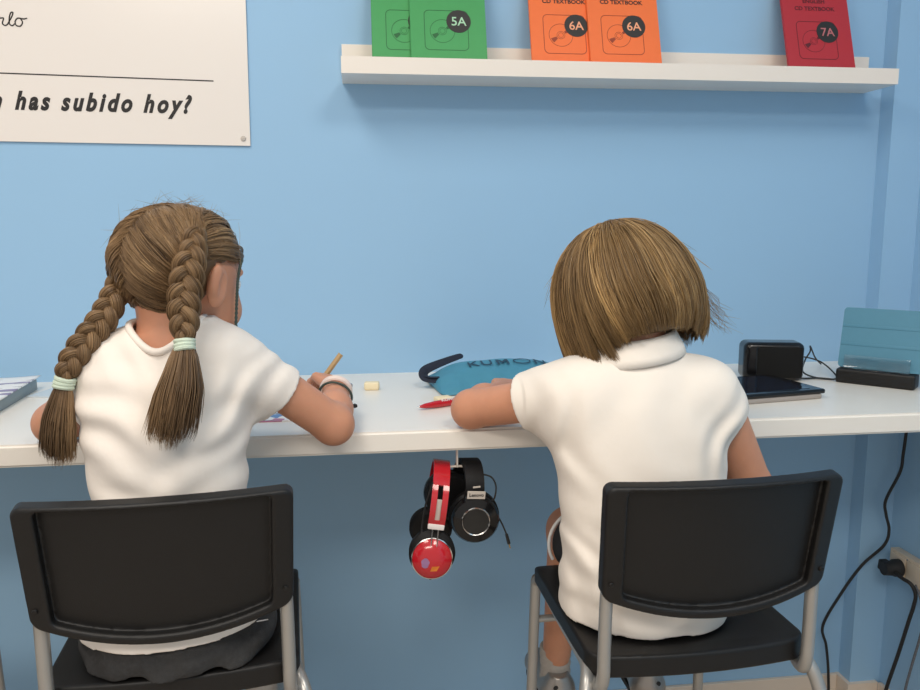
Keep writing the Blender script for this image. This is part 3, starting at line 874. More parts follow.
ctR = plane_cut(sR2*.50+eR2*.50, eR2-sR2+V(.0, 0, -.01)); ctL = plane_cut(sL2*.60+eL2*.40, eL2-sL2)
F = Field((-.42, -.77, .655), (-.02, -.47, 1.08), .0024)
F.add(p_loft(secL, .01, 0.))
F.add(p_sleeve(sR2+V(-.02, 0, -.004), sR2*.30+eR2*.70, .050, .0360, .035, ctR)).add(p_sleeve(sL2+V(.02, 0, -.004), sL2*.42+eL2*.58, .050, .039, .035, ctL))
F.disp(folds([((-.145, -.66, .955), (1, 0, -.9), (1, 0, .8), .040, .0042, .035, .05), ((-.20, -.70, .93), (.3, 0, 1), (1, 0, -.3), .060, .0025, .09, .09), ((-.30, -.68, .95), (.5, 0, 1), (1, 0, -.5), .050, .0032, .06, .07),
              ((-.30, -.70, .80), (.7, 0, .8), (.8, 0, -.7), .045, .0035, .06, .08), ((-.20, -.71, .82), (-.4, 0, 1), (1, 0, .4), .050, .0028, .07, .08), ((-.10, -.58, .985), (.75, 0, -.55), (.4, 0, .8), .034, .002, .04, .04),
              ((-.25, -.66, 1.02), (1, 0, .2), (0, 0, 1), .045, .0022, .05, .04)]))
F.cut(lambda X, Y, Z: .6675-Z+.06*np.clip(X+.27, 0, 1)-.05*np.clip(-.30-X, 0, 1)+0*Y)
nb_ = []
for t in np.linspace(0, 2*PI, 40, endpoint=False):
    x, y = -.230+.0475*math.cos(t), -.604+.0535*math.sin(t)
    cl_ = F.d[int(round((x-F.lo[0])/F.vs)), int(round((y-F.lo[1])/F.vs))]
    nb_.append((x, y, F.ax[2][np.nonzero(cl_ < 0)[0].max()]))
nb_ = np.array(nb_)
for _ in range(4): nb_[:, 2] = (np.roll(nb_[:, 2], 1)+nb_[:, 2]+np.roll(nb_[:, 2], -1))/3
F.carve((lambda X, Y, Z: np.maximum((np.sqrt(((X+.230)/.0475)**2+((Y+.604)/.0535)**2)-1)*.047, nb_[:, 2].min()-.004-Z), V(-.29, -.67, .98), V(-.17, -.54, 1.08), 0))
F.shell(.0045)
sh = link('t_shirt', F.mesh('t_shirt', 2), 'shirt', pL)
B().tube([p+V(0, 0, .0005) for p in nb_], .0050, 10, 2, closed=True).obj('neckband', 'shirt', sh)

F = Field((-.41, -.775, .628), (-.05, -.40, .80), .0026)
F.add(p_loft([(.634, -.226, -.645, .126, .106), (.652, -.226, -.645, .124, .104), (.675, -.226, -.643, .113, .093), (.73, -.228, -.638, .104, .087), (.79, -.23, -.632, .092, .076)], .01, 0.))
for hip, kn in ((V(-.285, -.645, .700), V(-.300, -.370, .650)), (V(-.175, -.645, .700), V(-.160, -.370, .650))):
    F.add(p_cap(hip, hip*.25+kn*.75, .060, .053, .02))
F.disp(lambda X, Y, Z: -.0028*np.sin(X*75+4*np.sin(Z*45)+Z*30)*np.clip((.70-Z)/.05, 0, 1)-.0015*np.sin(X*130+Z*90)+0*Y)
F.cut(lambda X, Y, Z: Y+.425+0*X+0*Z).cut(lambda X, Y, Z: .6315-Z+0*X+0*Y)
so = link('shorts', F.mesh('shorts', 1), 'grey', pL)
B().box((-.106, -.727, .6935), (.016, .0015, .0012), Matrix.Rotation(.55, 3, 'Z') @ Matrix.Rotation(.15, 3, 'Y'), .0004, 1).obj('stitched_tab', 'wtext', so)
foot_wear(V(-.292, -.330, .365), -1, pL, .300); foot_wear(V(-.168, -.330, .365), 1, pL, .300)
# bracelets on the writing wrist
def ring_at(c, ax, rx, r, name, m, par, flat=None, wob=0, tilt=(0, 0, 0)):
    ax = np.asarray(ax, float)/np.linalg.norm(ax)+np.asarray(tilt); ax /= np.linalg.norm(ax); u = np.cross(ax, V(1, 0, .2)); u /= np.linalg.norm(u); w_ = np.cross(ax, u)
    return B().tube([c+rx*(math.cos(t)*u+math.sin(t)*w_)+ax*wob*math.sin(2*t) for t in np.linspace(0, 2*PI, 24, endpoint=False)], r, 8, 2, closed=True, flat=flat).obj(name, m, par)
fa = wR2-eR2
b1 = ring_at(wR2-fa*.04, fa, .0235, .0036, 'bracelet', 'band', pL, (tuple(fa/np.linalg.norm(fa)), 1.5), tilt=(.12, 0, .2)); b1['label'] = 'pale pink silicone bracelet'
b2 = ring_at(wR2-fa*.20, fa, .0265, .0020, 'bracelet', 'bandg', pL, tilt=(.25, 0, .3)); b2['label'] = 'thin dark green cord bracelet'
B().lathe([(0, .004), (.004, .002), (.0045, -.002), (0, -.004)], wR2-fa*.2+V(.030, .006, -.020), None, 12).obj('charm', 'rubber', b2)
B().lathe([(0, .004), (.003, .002), (.003, -.002), (0, -.004)], wR2-fa*.04+V(.024, .004, .006), None, 10).obj('clasp', 'chrome', b1)

# hair combed from a middle part into two French braids
def surf(d, off):
    d = d/np.linalg.norm(d, axis=-1, keepdims=True)
    r = V(.0695, .0885, .0720)
    s = 1/np.sqrt(((d/r)**2).sum(-1, keepdims=True))
    return d*s*(1+off[..., None]/.075)+V(0, -.008, .022)


def combed():
    g = np.random.default_rng(5)
    k = 14; out, rad, tint = [], [], []
    for side in (-1, 1):
        for c in range(255):
            al = g.uniform(-62, 150); a = math.radians(al)
            s0 = V(side*.03, -math.cos(a), math.sin(a))
            # target on the braid line behind the ear
            u = np.clip((al+62)/190, 0, 1)
            el = math.radians(np.interp(u, [0, .35, .7, 1], [-58, -34, 14, 42])+g.normal(0, 3)); az = math.radians(60+g.normal(0, 4))
            e0 = V(side*math.sin(az)*math.cos(el), -math.cos(az)*math.cos(el), math.sin(el))
            ct = np.clip(g.normal(.42, .13), 0, 1)
            off0 = g.uniform(.002, .0065)
            om = math.acos(np.clip(s0@e0/np.linalg.norm(s0)/np.linalg.norm(e0), -1, 1))
            for s in range(13):
                t = np.linspace(0, 1, k)
                j0 = g.normal(0, .034, 3); j1 = g.normal(0, .014, 3)
                a0, a1 = s0+j0, e0+j1
                d = (np.sin((1-t)*om)[:, None]*a0+np.sin(t*om)[:, None]*a1)/math.sin(om)
                d[:, 2] -= .05*np.sin(t*PI)*(1-u)
                o_ = off0+.0045*np.sin(t*PI)+.0012*np.sin(t*9+c)+g.normal(0, .0005)
                out.append(surf(d, o_)); rad.append(g.uniform(.00038, .00066)); tint.append(ct+g.normal(0, .09))
    # side hair swept back over the ears from the brow
    for side in (-1, 1):
        for c in range(95):
            el0 = math.radians(g.uniform(8, 60)); az0 = math.radians(g.uniform(108, 150))
            s0 = V(side*math.sin(az0)*math.cos(el0), -math.cos(az0)*math.cos(el0), math.sin(el0))
            el = math.radians(np.interp(math.degrees(el0), [8, 60], [4, 40])); az = math.radians(66)
            e0 = V(side*math.sin(az)*math.cos(el), -math.cos(az)*math.cos(el), math.sin(el))
            om = math.acos(np.clip(s0@e0, -1, 1)); ct = g.normal(.42, .2); off0 = g.uniform(.001, .006)
            for s in range(9):
                t = np.linspace(0, 1, k)
                a0, a1 = s0+g.normal(0, .02, 3), e0+g.normal(0, .012, 3)
                d = (np.sin((1-t)*om)[:, None]*a0+np.sin(t*om)[:, None]*a1)/math.sin(om)
                d[:, 2] += .03*np.sin(t*PI)
                out.append(surf(d, off0+.003*np.sin(t*PI)+g.normal(0, .0005))); rad.append(g.uniform(.00038, .00062)); tint.append(ct+g.normal(0, .09))
    return HL.w(np.array(out)), np.array(rad), np.array(tint)


P, r_, t_ = combed()
F = Field(HL.c-.13, HL.c+.13, .0026)
F.add(p_ell(HL.w((0, -.008, .022)), (.0725, .0910, .0748), HL.R))
lx = lambda X, Y, Z, i: (X-HL.c[0])*HL.R[0, i]+(Y-HL.c[1])*HL.R[1, i]+(Z-HL.c[2])*HL.R[2, i]
# hairline: brow, temples, round the ears, nape
F.cut(lambda X, Y, Z: np.where(lx(X, Y, Z, 1) > -.012, .028+.55*np.clip(lx(X, Y, Z, 1), 0, 1)-lx(X, Y, Z, 2), -.060-.25*np.abs(lx(X, Y, Z, 0))-lx(X, Y, Z, 2)))
ch = [strand_mesh(P, r_, t_)]
g = np.random.default_rng(9)
st = []
for i in range(80):
    a = g.uniform(-2.2, 2.2); e = g.uniform(.05, 1.5)
    n_ = V(math.sin(a)*math.sin(e), -math.cos(a)*math.sin(e), math.cos(e)); b0 = surf(n_, np.array(.006)); tg = np.cross(n_, g.normal(0, 1, 3)); tg /= np.linalg.norm(tg)
    st.append(HL.w(resample(np.array([b0-tg*.03, b0+n_*.002, b0+tg*.022+n_*g.uniform(.003, .008), b0+tg*.042+n_*g.uniform(.004, .016)]), 14)))
st = np.array(st); ch.append(strand_mesh(st, np.full(len(st), .00022), g.uniform(.3, .8, len(st))))
# the thin loose lock in front of the ear, plaited with a dark thread
hairL = hair_obj('hair', ch, 'hairA', pL, F.mesh('h', 1))


def braid(path, rad, name, tie_t, tail, seed, turns, fan):
    """three-strand plait along path, tie near its end, then a loose brushy tail"""
    g = np.random.default_rng(seed)
    Pc, Rc = smooth_path(path, rad, 14)
    k = 150; s = np.r_[0, np.cumsum(np.linalg.norm(np.diff(Pc, axis=0), axis=1))]; tt = np.linspace(0, s[-1], k)
    Pc2 = np.stack([np.interp(tt, s, Pc[:, i]) for i in range(3)], 1); Rr = np.interp(tt, s, Rc)
    T = np.gradient(Pc2, axis=0); T /= np.linalg.norm(T, axis=1)[:, None]
    nrm = V(0, -1, .05)[None]-T*(T@V(0, -1, .05))[:, None]; nrm /= np.linalg.norm(nrm, axis=1)[:, None]    # faces the back
    sd = np.cross(T, nrm)
    ph = 2*PI*turns*np.linspace(0, 1, k)
    amp = np.clip((1-np.linspace(0, 1, k))/.10, .30, 1)
    chunks = []
    for b in range(3):
        p = ph+b*2*PI/3
        cen = Pc2+sd*(Rr*amp*.62*np.sin(p))[:, None]+nrm*(Rr*amp*.42*np.sin(2*p))[:, None]
        Tb = np.gradient(cen, axis=0); Tb /= np.linalg.norm(Tb, axis=1)[:, None]
        ub = np.cross(Tb, nrm); ub /= np.linalg.norm(ub, axis=1)[:, None]; wb = np.cross(ub, Tb)
        m_ = 76; S_ = []; tn = []
        lv = g.normal(.42, .05)
        for i in range(m_):
            a = 2*PI*i/m_+g.normal(0, .05); q = 1.0+g.normal(0, .035)
            tw = a+ph*.10
            S_.append(cen+(ub*np.cos(tw)[:, None]*(Rr*.50*q)[:, None]+wb*np.sin(tw)[:, None]*(Rr*.56*q)[:, None])); tn.append(lv+.10*math.sin(3*a)+g.normal(0, .10))
        chunks.append(strand_mesh(np.array(S_), np.full(m_, .00072), np.array(tn), taper=(.8, .8)))
        # solid core of the lock
        v, q, t = strand_mesh(cen[None], np.array([1.]), np.array([.12]), sides=10, taper=(1, 1))
        rr = (Rr*.47)[:, None]; vv = v.reshape(k, 10, 3); vv = cen[:, None]+(vv-cen[:, None])*rr[:, None]
        chunks.append((vv.reshape(-1, 3), q, t))
    # tail
    e = Pc2[-1]; t0 = T[-1]; n0, s0 = nrm[-1], sd[-1]
    tp = np.array([e-t0*.004]+[np.asarray(p, float) for p in tail])
    m_ = 900; S_ = []; tn = []
    base = resample(smooth_path(tp, 1, 8)[0], 16)
    for i in range(m_):
        a = g.uniform(0, 2*PI); q = math.sqrt(g.random()); w_ = fan*np.interp(np.linspace(0, 1, 16), [0, .12, .45, .8, 1], [.30, .55, .95, 1.0, .62])
        ln_ = np.clip(1-abs(g.normal(0, .10))-(.10*q), .5, 1.0)
        L_ = base+s0*(math.cos(a)*q*w_)[:, None]+n0*(math.sin(a)*q*w_*.55)[:, None]
        L_ = resample(L_[:max(4, int(16*ln_))], 16)
        L_ += (np.linspace(0, 1, 16)**2)[:, None]*g.normal(0, .0025, 3)
        S_.append(L_); tn.append(.42+.24*math.sin(a*1.0+seed)+g.normal(0, .10))
    chunks.append(strand_mesh(np.array(S_), g.uniform(.0004, .00072, m_), np.array(tn), taper=(.9, .2)))
    o = hair_obj(name, chunks, 'hairA', pL)
    for j, dz in enumerate((-.0052, 0, .0052)):
        B().tube([e+t0*dz+rad[-1]*.98*(math.cos(a)*s0+.86*math.sin(a)*n0)+t0*.0012*math.sin(a+j) for a in np.linspace(0, 2*PI, 20, endpoint=False)], .0034, 8, 2, closed=True).obj('hair_tie', 'tie', o)
    return o


bR = braid([(-.180, -.640, 1.185), (-.181, -.655, 1.160), (-.186, -.668, 1.135), (-.190, -.678, 1.100), (-.190, -.688, 1.070), (-.189, -.697, 1.046)], [.011, .0150, .0185, .0185, .0155, .0105], 'braid', 0, [(-.192, -.714, 1.005), (-.200, -.724, .960), (-.209, -.728, .916)], 2, 2.6, .031)
bR['label'] = 'right braid hanging down the middle of the back'
bL = braid([(-.283, -.590, 1.140), (-.290, -.610, 1.108), (-.305, -.625, 1.072), (-.327, -.640, 1.040), (-.343, -.648, 1.015), (-.350, -.650, .994)], [.012, .0150, .0165, .0165, .0145, .0105], 'braid', 0, [(-.356, -.654, .960), (-.361, -.657, .922), (-.364, -.655, .880)], 4, 3.1, .0225)
bL['label'] = 'left braid hanging beside the left arm'
w0 = HL.w((.066, .044, .034)); w0 = w0+V(-.004, -.002, .006); tp = [w0, w0+V(-.004, -.010, -.022), w0+V(-.007, -.014, -.055), w0+V(-.010, -.016, -.098)]
tb = B()
for j in range(2): tb.tube([p+V(.0012*math.cos(i*PI+j*PI), 0, 0) for i, p in enumerate(smooth_path(tp, 1, 8)[0])], .0013, 6, 3)
o = tb.obj('thin_plait', 'bandg', hairL); o['label'] = 'thin dark thread plait at the temple'


# ------------------------------------------------------------------ things on the desk
def atl(name, loc, rz, label, cat): return tag(empty(name, loc, rz), label, cat)


# pencil in the writing hand
pa, pb = V(-.009, -.330, .971), V(-.0815, -.338, .8755)
dv = (pa-pb)/np.linalg.norm(pa-pb)
pc = atl('pencil', tuple(pb), 0, 'plain wooden pencil held in the hand of the child with braids', 'pencil')
rot = Vector(dv).to_track_quat('Z', 'Y').to_matrix()
L_ = float(np.linalg.norm(pa-pb))
B().lathe([(.0012, .006), (.0050, .020), (.0050, L_)], (0, 0, 0), rot, 6).obj('barrel', 'wood', pc, angle=20)
B().lathe([(.0003, 0), (.0012, .006)], (0, 0, 0), rot, 8).obj('lead', 'lead', pc)

# erasers
e1 = B().box((0, 0, .00775), (.029, .019, .0155), Matrix.Rotation(-.1, 3, 'Z'), .004, 3).obj('eraser', 'eraser'); e1.location = (.045, -.172, ZD)
tag(e1, 'cream rounded eraser alone on the desk between the two children', 'eraser')
e2 = B().box((0, 0, .005), (.030, .022, .010), Matrix.Rotation(.35, 3, 'Z'), .003, 3).obj('eraser', 'eraser'); e2.location = (.172, -.300, ZD)
tag(e2, 'cream eraser lying between the red pen and the teal pencil case', 'eraser')

# red pen
p0, p1 = V(.124, -.362, ZD+.0066), V(.262, -.292, ZD+.0066)
rp = atl('pen', tuple(p0), math.atan2(p1[1]-p0[1], p1[0]-p0[0]), 'red pen lying beside the elbow of the child in the polo', 'pen')
L_ = float(np.linalg.norm(p1-p0)); ry = Matrix.Rotation(PI/2, 3, 'Y')
B().lathe([(.0018, 0), (.0045, .012), (.0064, .035), (.0066, .09), (.0062, L_)], (0, 0, 0), ry, 20).obj('barrel', 'redpl', rp)
B().lathe([(.0004, -.005), (.0018, 0.0002)], (0, 0, 0), ry, 12).obj('tip', 'chrome', rp)
tm = Matrix.Translation((.063, -.0050, .0048)) @ Matrix.Rotation(math.radians(46), 4, 'X')
text('print', 'KUMON', .0082, 'wtext', tm, rp, bold=.0001, sx=1.3)

# pencil case: stuffed pouch
kc = atl('pencil_case', (.305, -.155, ZD), math.radians(7), 'teal stuffed pencil case with a navy strap lying behind the red pen', 'pencil case')
PW, PD = .142, .085
def pouch_top(X, Y):
    u = np.clip((Y+PD)/(2*PD), 0, 1)
    return .004+.044*np.clip(1-np.abs(X/PW)**3.2, 0, 1)**.6*np.clip(np.sin(PI*u**1.25), 0, 1)**.75
f = Field((-.16, -.10, -.002), (.16, .10, .070), .002)
def pouch(X, Y, Z):
    r = .020; qx, qy = np.abs(X)-(PW-r), np.abs(Y)-(PD-r)
    d2 = np.sqrt(np.maximum(qx, 0)**2+np.maximum(qy, 0)**2)+np.minimum(np.maximum(qx, qy), 0)-r
    th = pouch_top(X, Y)+.0009*np.sin(X*70+Y*50)+.0008*np.sin(Y*130+X*20)+.0012*np.sin(X*160)*np.clip((-.03-Y)*20, 0, 1)
    return np.maximum((Z-th)*.75, d2)
f.add((pouch, V(-.15, -.09, 0), V(.15, .09, .06), 0)); f.cut(lambda X, Y, Z: .0005-Z+0*X+0*Y)
kb = link('pouch', f.mesh('pouch', 2), 'teal', kc)
strap = B(); strap.tube([(-.120, -.005, .022), (-.146, -.004, .022), (-.156, .004, .026), (-.150, .014, .033), (-.115, .030, .043), (-.080, .044, .0505), (-.070, .050, .0520), (-.074, .052, .0545), (-.112, .038, .0475), (-.150, .020, .0385), (-.162, .004, .030), (-.160, -.006, .021), (-.146, -.010, .0175), (-.120, -.010, .0175)], [.0070, .0075, .0075, .0070, .0060, .0048, .0040, .0040, .0048, .0060, .0070, .0075, .0075, .0070], 12, 5, flat=((0, 0, 1), .16))
strap.obj('strap', 'navy', kc)
B().box((-.01, -.0835, .0045), (.19, .004, .004), None, .001, 1).obj('zip', 'navy', kc)
def on_pouch(o):
    bm = bmesh.new(); bm.from_mesh(o.data); bmesh.ops.triangulate(bm, faces=bm.faces)
    for _ in range(2): bmesh.ops.subdivide_edges(bm, edges=bm.edges, cuts=1, use_grid_fill=True); bmesh.ops.triangulate(bm, faces=bm.faces)
    bm.to_mesh(o.data); bm.free()
    for v in o.data.vertices: v.co.z += float(pouch_top(v.co.x, v.co.y))+.0032
for body, x, sx in (('K', -.062, 1.5), ('U', -.034, 1.5), ('N', .078, 1.5)):
    on_pouch(text('print', body, .030, 'navyink', Matrix.Translation((x, -.020, 0)), kc, bold=.0001, sx=sx*.82))
mo = [(0, 0), (.0045, 0), (.0045, .0135), (.0125, .004), (.0205, .0135), (.0205, 0), (.025, 0), (.025, .021), (.0205, .021), (.0125, .0115), (.0045, .021), (0, .021)]
on_pouch(B().prism([(x-.0135, y-.020) for x, y in mo], .0005).obj('print', 'navyink', kc, False))
ov = B().prism([(.040+.0185*math.cos(a), -.0095+.0115*math.sin(a)) for a in np.linspace(0, 2*PI, 48, endpoint=False)], .0005, None, [(.040+.016*math.cos(a), -.0095+.009*math.sin(a)) for a in np.linspace(0, 2*PI, 48, endpoint=False)]).obj('print', 'navyink', kc, False)
on_pouch(ov)

# worksheet under the writing arm
ws = B().box((0, 0, .001), (.235, .27, .002), None, .0004, 1).obj('worksheet', 'sheetA'); ws.location = (-.165, -.275, ZD); ws.rotation_euler = (0, 0, .02)
tag(ws, 'printed worksheet on the desk under the arms of the child with braids', 'worksheet')

# file box and worksheets at the left
fb = B(); fb.box((0, 0, .0105), (.26, .33, .021), None, .002, 2)
fb = fb.obj('file_box', 'boxgrey'); fb.location = (-.729, -.250, ZD); fb.rotation_euler = (0, 0, .06)
tag(fb, 'flat grey file box on the desk at the left picture edge', 'box')
sm = Field((-.15, -.18, -.002), (.15, .18, .025), .0022)
n = 24; vv, qq = [], []
for i in range(n+1):
    for j in range(n+1):
        x, y = -.137+.274*i/n, -.172+.344*j/n
        vv.append((x, y, .0006+.003*max(0, (i/n-.6)/.4)**2*max(0, (j/n-.5)/.5)+.0006*math.sin(x*30+y*20)**2))
for i in range(n):
    for j in range(n): qq.append((i*(n+1)+j, (i+1)*(n+1)+j, (i+1)*(n+1)+j+1, i*(n+1)+j+1))
wk = link('worksheet', raw_mesh('worksheet', vv, qq), 'sheetB'); md = wk.modifiers.new('thickness', 'SOLIDIFY'); md.thickness = .0022; md.offset = 1
wk.location = (-.731, -.250, ZD+.0213); wk.rotation_euler = (0, 0, .06)
tag(wk, 'printed worksheets with red and purple print lying on the grey file box', 'worksheet')
cs = B().box((0, 0, .0012), (.055, .10, .0024), None, .0005, 1).obj('paper_sheet', 'pale'); cs.location = (-.562, -.110, ZD); cs.rotation_euler = (0, 0, -.25)
tag(cs, 'small pale bluish sheet on the desk beside the grey file box', 'sheet')

# black speaker
sp = atl('speaker', (.868, -.176, ZD), math.radians(-13), 'glossy black rounded speaker box on the desk left of the tablet stand', 'speaker')
f = Field((-.075, -.055, -.002), (.075, .055, .09), .002)
def rb(c, h, r):
    def fn(X, Y, Z):
        q = [np.abs(a-b)-(s-r) for a, b, s in zip((X, Y, Z), c, h)]
        return np.sqrt(sum(np.maximum(a, 0)**2 for a in q))+np.minimum(np.maximum(np.maximum(q[0], q[1]), q[2]), 0)-r
    return fn, V(*c)-V(*h), V(*c)+V(*h), 0
f.add(rb((0, 0, .0395), (.0600, .030, .0395), .013)); f.carve(rb((.010, -.033, .038), (.045, .005, .032), .004))
link('body', f.mesh('body', 1), 'gloss', sp)
B().box((.010, -.0285, .038), (.088, .003, .062), None, .0012, 2).obj('grille', 'mesh', sp)

# tablet lying on its case
tb = atl('tablet', (.745, -.317, ZD), math.radians(10), 'black tablet lying flat on a taupe case near the elbow, in front of the speaker', 'tablet')
B().box((0, 0, .0045), (.215, .150, .009), None, .003, 3).obj('case', 'tan', tb)
B().box((.004, .002, .0135), (.222, .154, .009), None, .0042, 4).obj('body', 'gloss', tb)
B().box((-.004, .002, .0183), (.188, .128, .0008), None, .0002, 1).obj('screen', 'screen', tb)

# tablet stand and the tablet with the teal cover
ang = math.atan2(-.103, .097)
sx, sy = .979, -.231
dx, dy = math.cos(ang), math.sin(ang)
st = atl('tablet_stand', (sx+dx*.071-dy*.022*-1*-1, sy+dy*.071+dx*.022, ZD), ang, 'black bar stand with a clear lip holding the teal tablet', 'stand')
B().box((0, 0, .0145), (.142, .046, .029), None, .005, 3).obj('base', 'plastic', st)
B().box((0, -.0125, .042), (.118, .0025, .030), Matrix.Rotation(math.radians(-10), 3, 'X'), .0008, 2).obj('clear_lip', 'glass', st)
lean = math.radians(13)
tt_ = atl('tablet', (sx+dx*.115-dy*.020, sy+dy*.115+dx*.020, ZD+.0295), ang, 'tablet in a teal folding cover standing in the black stand near the right wall', 'tablet')
mr = Matrix.Rotation(-lean, 4, 'X')
def tobj(b, name, m, par):
    b.bm.transform(mr); return b.obj(name, m, par)
c_ = B(); c_.prism(rrect(.232, .122, .007, 6, 0, .061), .0045, Matrix.Translation((0, 0, 0)) @ Matrix.Rotation(PI/2, 4, 'X'))
cv = tobj(c_, 'cover', 'tcover', tt_)
c_ = B(); c_.prism(rrect(.228, .119, .006, 6, .001, .061), .007, Matrix.Translation((0, .0075, 0)) @ Matrix.Rotation(PI/2, 4, 'X')); tobj(c_, 'body', 'gloss', tt_)
for z in (.048, .085):
    c_ = B(); c_.box((0, -.0048, z), (.230, .0012, .006), None, .0005, 2); tobj(c_, 'fold', 'tcover', cv)

# cables on the desk
def cable(name, pts, r, m, label, sub=8, ends=None):
    o = B().tube(pts, r, 8, sub).obj(name, m); tag(o, label, 'cable'); return o
cable('cable', [(.918, -.150, .900), (.950, -.140, .912), (.985, -.165, .905), (1.000, -.200, .882), (.985, -.215, .8765), (.960, -.190, .8765), (.945, -.170, .885), (.960, -.150, .905), (.978, -.138, .922), (.990, -.118, .930), (1.02, -.09, .90), (1.06, -.05, .8775)], .0016, 'rubber', 'thin looped black cable between the speaker and the tablet stand')
cb = cable('cable', [(.905, -.185, .8775), (.930, -.200, .8768), (.960, -.200, .8768), (.985, -.218, .8768)], .0018, 'rubber', 'short black cable with a small plug lying flat on the desk right of the speaker')
B().box((.918, -.192, .8785), (.020, .008, .008), Matrix.Rotation(-.5, 3, 'Z'), .002, 2).obj('plug', 'rubber', cb)

# ------------------------------------------------------------------ right wall: socket, plug, cables
so = atl('power_socket', (XR, -.135, .410), 0, 'cream double power socket on the right wall below the desk', 'socket')
B().box((-.011, 0, 0), (.022, .118, .062), None, .003, 2).obj('box', 'socket', so)
for y in (.028, -.028):
    B().box((-.0235, y, 0), (.004, .050, .050), None, .0015, 2).obj('face_plate', 'socket', so)
B().lathe([(0, .001), (.0028, .0008), (.003, 0)], (-.0222, .0, .024), Matrix.Rotation(-PI/2, 3, 'Y'), 10).obj('screw', 'chrome', so)
pg = atl('power_plug', (XR-.0262, -.117, .408), 0, 'black power plug pushed into the cream wall socket', 'plug')
B().lathe([(.0200, 0), (.0200, .014), (.017, .020), (.015, .040)], (0, 0, 0), Matrix.Rotation(-PI/2, 3, 'Y'), 20).obj('plug_body', 'rubber', pg)
B().box((-.024, .012, -.002), (.020, .034, .024), Matrix.Rotation(.1, 3, 'X'), .003, 2).obj('grip', 'rubber', pg)
B().tube([(-.024, -.008, -.002), (-.022, -.038, -.006), (-.014, -.060, -.012), (-.006, -.066, -.035), (-.005, -.061, -.065), (-.005, -.051, -.103), (-.005, -.026, -.20), (-.005, .004, -.308), (-.006, .020, -.400)], .0042, 10).obj('cord', 'rubber', pg)
cable('cable', [(1.256, -.090, .8395), (1.255, -.090, .76), (1.254, -.090, .717), (1.251, -.090, .668), (1.247, -.090, .628), (1.221, -.085, .56), (1.227, -.082, .523), (1.239, -.080, .485), (1.231, -.078, .447), (1.192, -.060, .392), (1.153, -.050, .322), (1.123, -.030, .229), (1.138, -.025, .173), (1.147, -.025, .119), (1.152, -.026, .06), (1.153, -.030, .004)], .0034, 'rubber', 'long black cable dropping from the desk down the blue wall beside the pillar')
cable('cable', [(1.246, -.172, .392), (1.242, -.200, .36), (1.240, -.210, .31), (1.240, -.189, .209), (1.240, -.175, .139), (1.240, -.155, .004)], .0028, 'cord', 'grey woven cord hanging from the socket at the right picture edge')

# ------------------------------------------------------------------ headphones on the hook under the desk
zb = ZD-TH
hk = atl('headphone_hook', (.176, -.470, zb), 0, 'white T-shaped double hook screwed under the desk front', 'hook')
B().box((0, 0, -.0012), (.022, .022, .0024), None, .0006, 1).obj('mounting_plate', 'white', hk)
B().box((0, 0, -.018), (.0030, .012, .034), None, .0008, 1).obj('stem', 'white', hk)
B().tube([(-.024, 0, -.0315), (-.020, 0, -.0345), (0, 0, -.034), (.020, 0, -.0345), (.024, 0, -.0315)], .0034, 8, 4, flat=((0, 0, 1), .55)).obj('cross_arm', 'white', hk)


def arc_yz(x, top, half, drop, n=18, tilt=0.):
    pts = []
    for t in np.linspace(-1, 1, n):
        a = t*PI/2
        pts.append((x, half*math.sin(a), top-drop*(1-math.cos(a))))
    return pts


def hang(root, ry, rz):
    m = Matrix.Rotation(rz, 4, 'Z') @ Matrix.Rotation(ry, 4, 'Y'); p = Vector((root.location.x, root.location.y, zb-.030))
    root.rotation_euler = m.to_euler(); root.location = p-m.to_3x3() @ Vector((0, 0, zb-.030))


# red pair: its band straddles the left arm of the hook, one cup towards us
rh = atl('headphones', (.151, -.470, 0), math.radians(-4), 'red on-ear headphones with stickers, hanging on the left arm of the hook', 'headphones')
top = zb-.030
def ribbon(pts, w, t, m, name, par, ax=(1, 0, 0)):
    return B().tube(pts, w/2, 16, 3, flat=(ax, 1)).obj(name, m, par)
def band_strip(pts, w, t, slot=None):
    """flat band along pts (in a y-z plane), width w along x, thickness t; slot=(i0,i1,width) leaves a window"""
    P = smooth_path(pts, 1, 4)[0]; T = np.gradient(P, axis=0); T /= np.linalg.norm(T, axis=1)[:, None]
    N = np.cross(T, V(1, 0, 0)); b = B(); N_ = len(P)
    def strip(x0, x1, i0, i1):
        rows = []
        for i in range(i0, i1):
            rows.append([b.bm.verts.new(P[i]+V(x, 0, 0)+N[i]*q) for x, q in ((x0, t/2), (x1, t/2), (x1, -t/2), (x0, -t/2))])
        for a, c in zip(rows, rows[1:]):
            for j in range(4): b.bm.faces.new((a[j], a[(j+1) % 4], c[(j+1) % 4], c[j]))
        b.bm.faces.new(rows[0][::-1]); b.bm.faces.new(rows[-1])
    if slot is None: strip(-w/2, w/2, 0, N_)
    else:
        i0, i1, sw = int(slot[0]*N_), int(slot[1]*N_), slot[2]
        strip(-w/2, w/2, 0, i0+1); strip(-w/2, w/2, i1-1, N_); strip(-w/2, -sw/2, i0, i1); strip(sw/2, w/2, i0, i1)
    return b
leg = [(0, -.062, top-.078), (0, -.066, top-.060), (0, -.062, top-.036), (0, -.046, top-.014), (0, -.024, top-.001), (0, 0, top+.003), (0, .024, top-.001), (0, .046, top-.014), (0, .062, top-.036), (0, .066, top-.060), (0, .062, top-.078)]
hb_ = band_strip(leg, .026, .004, (.06, .30, .008)).obj('headband', 'redpl', rh)
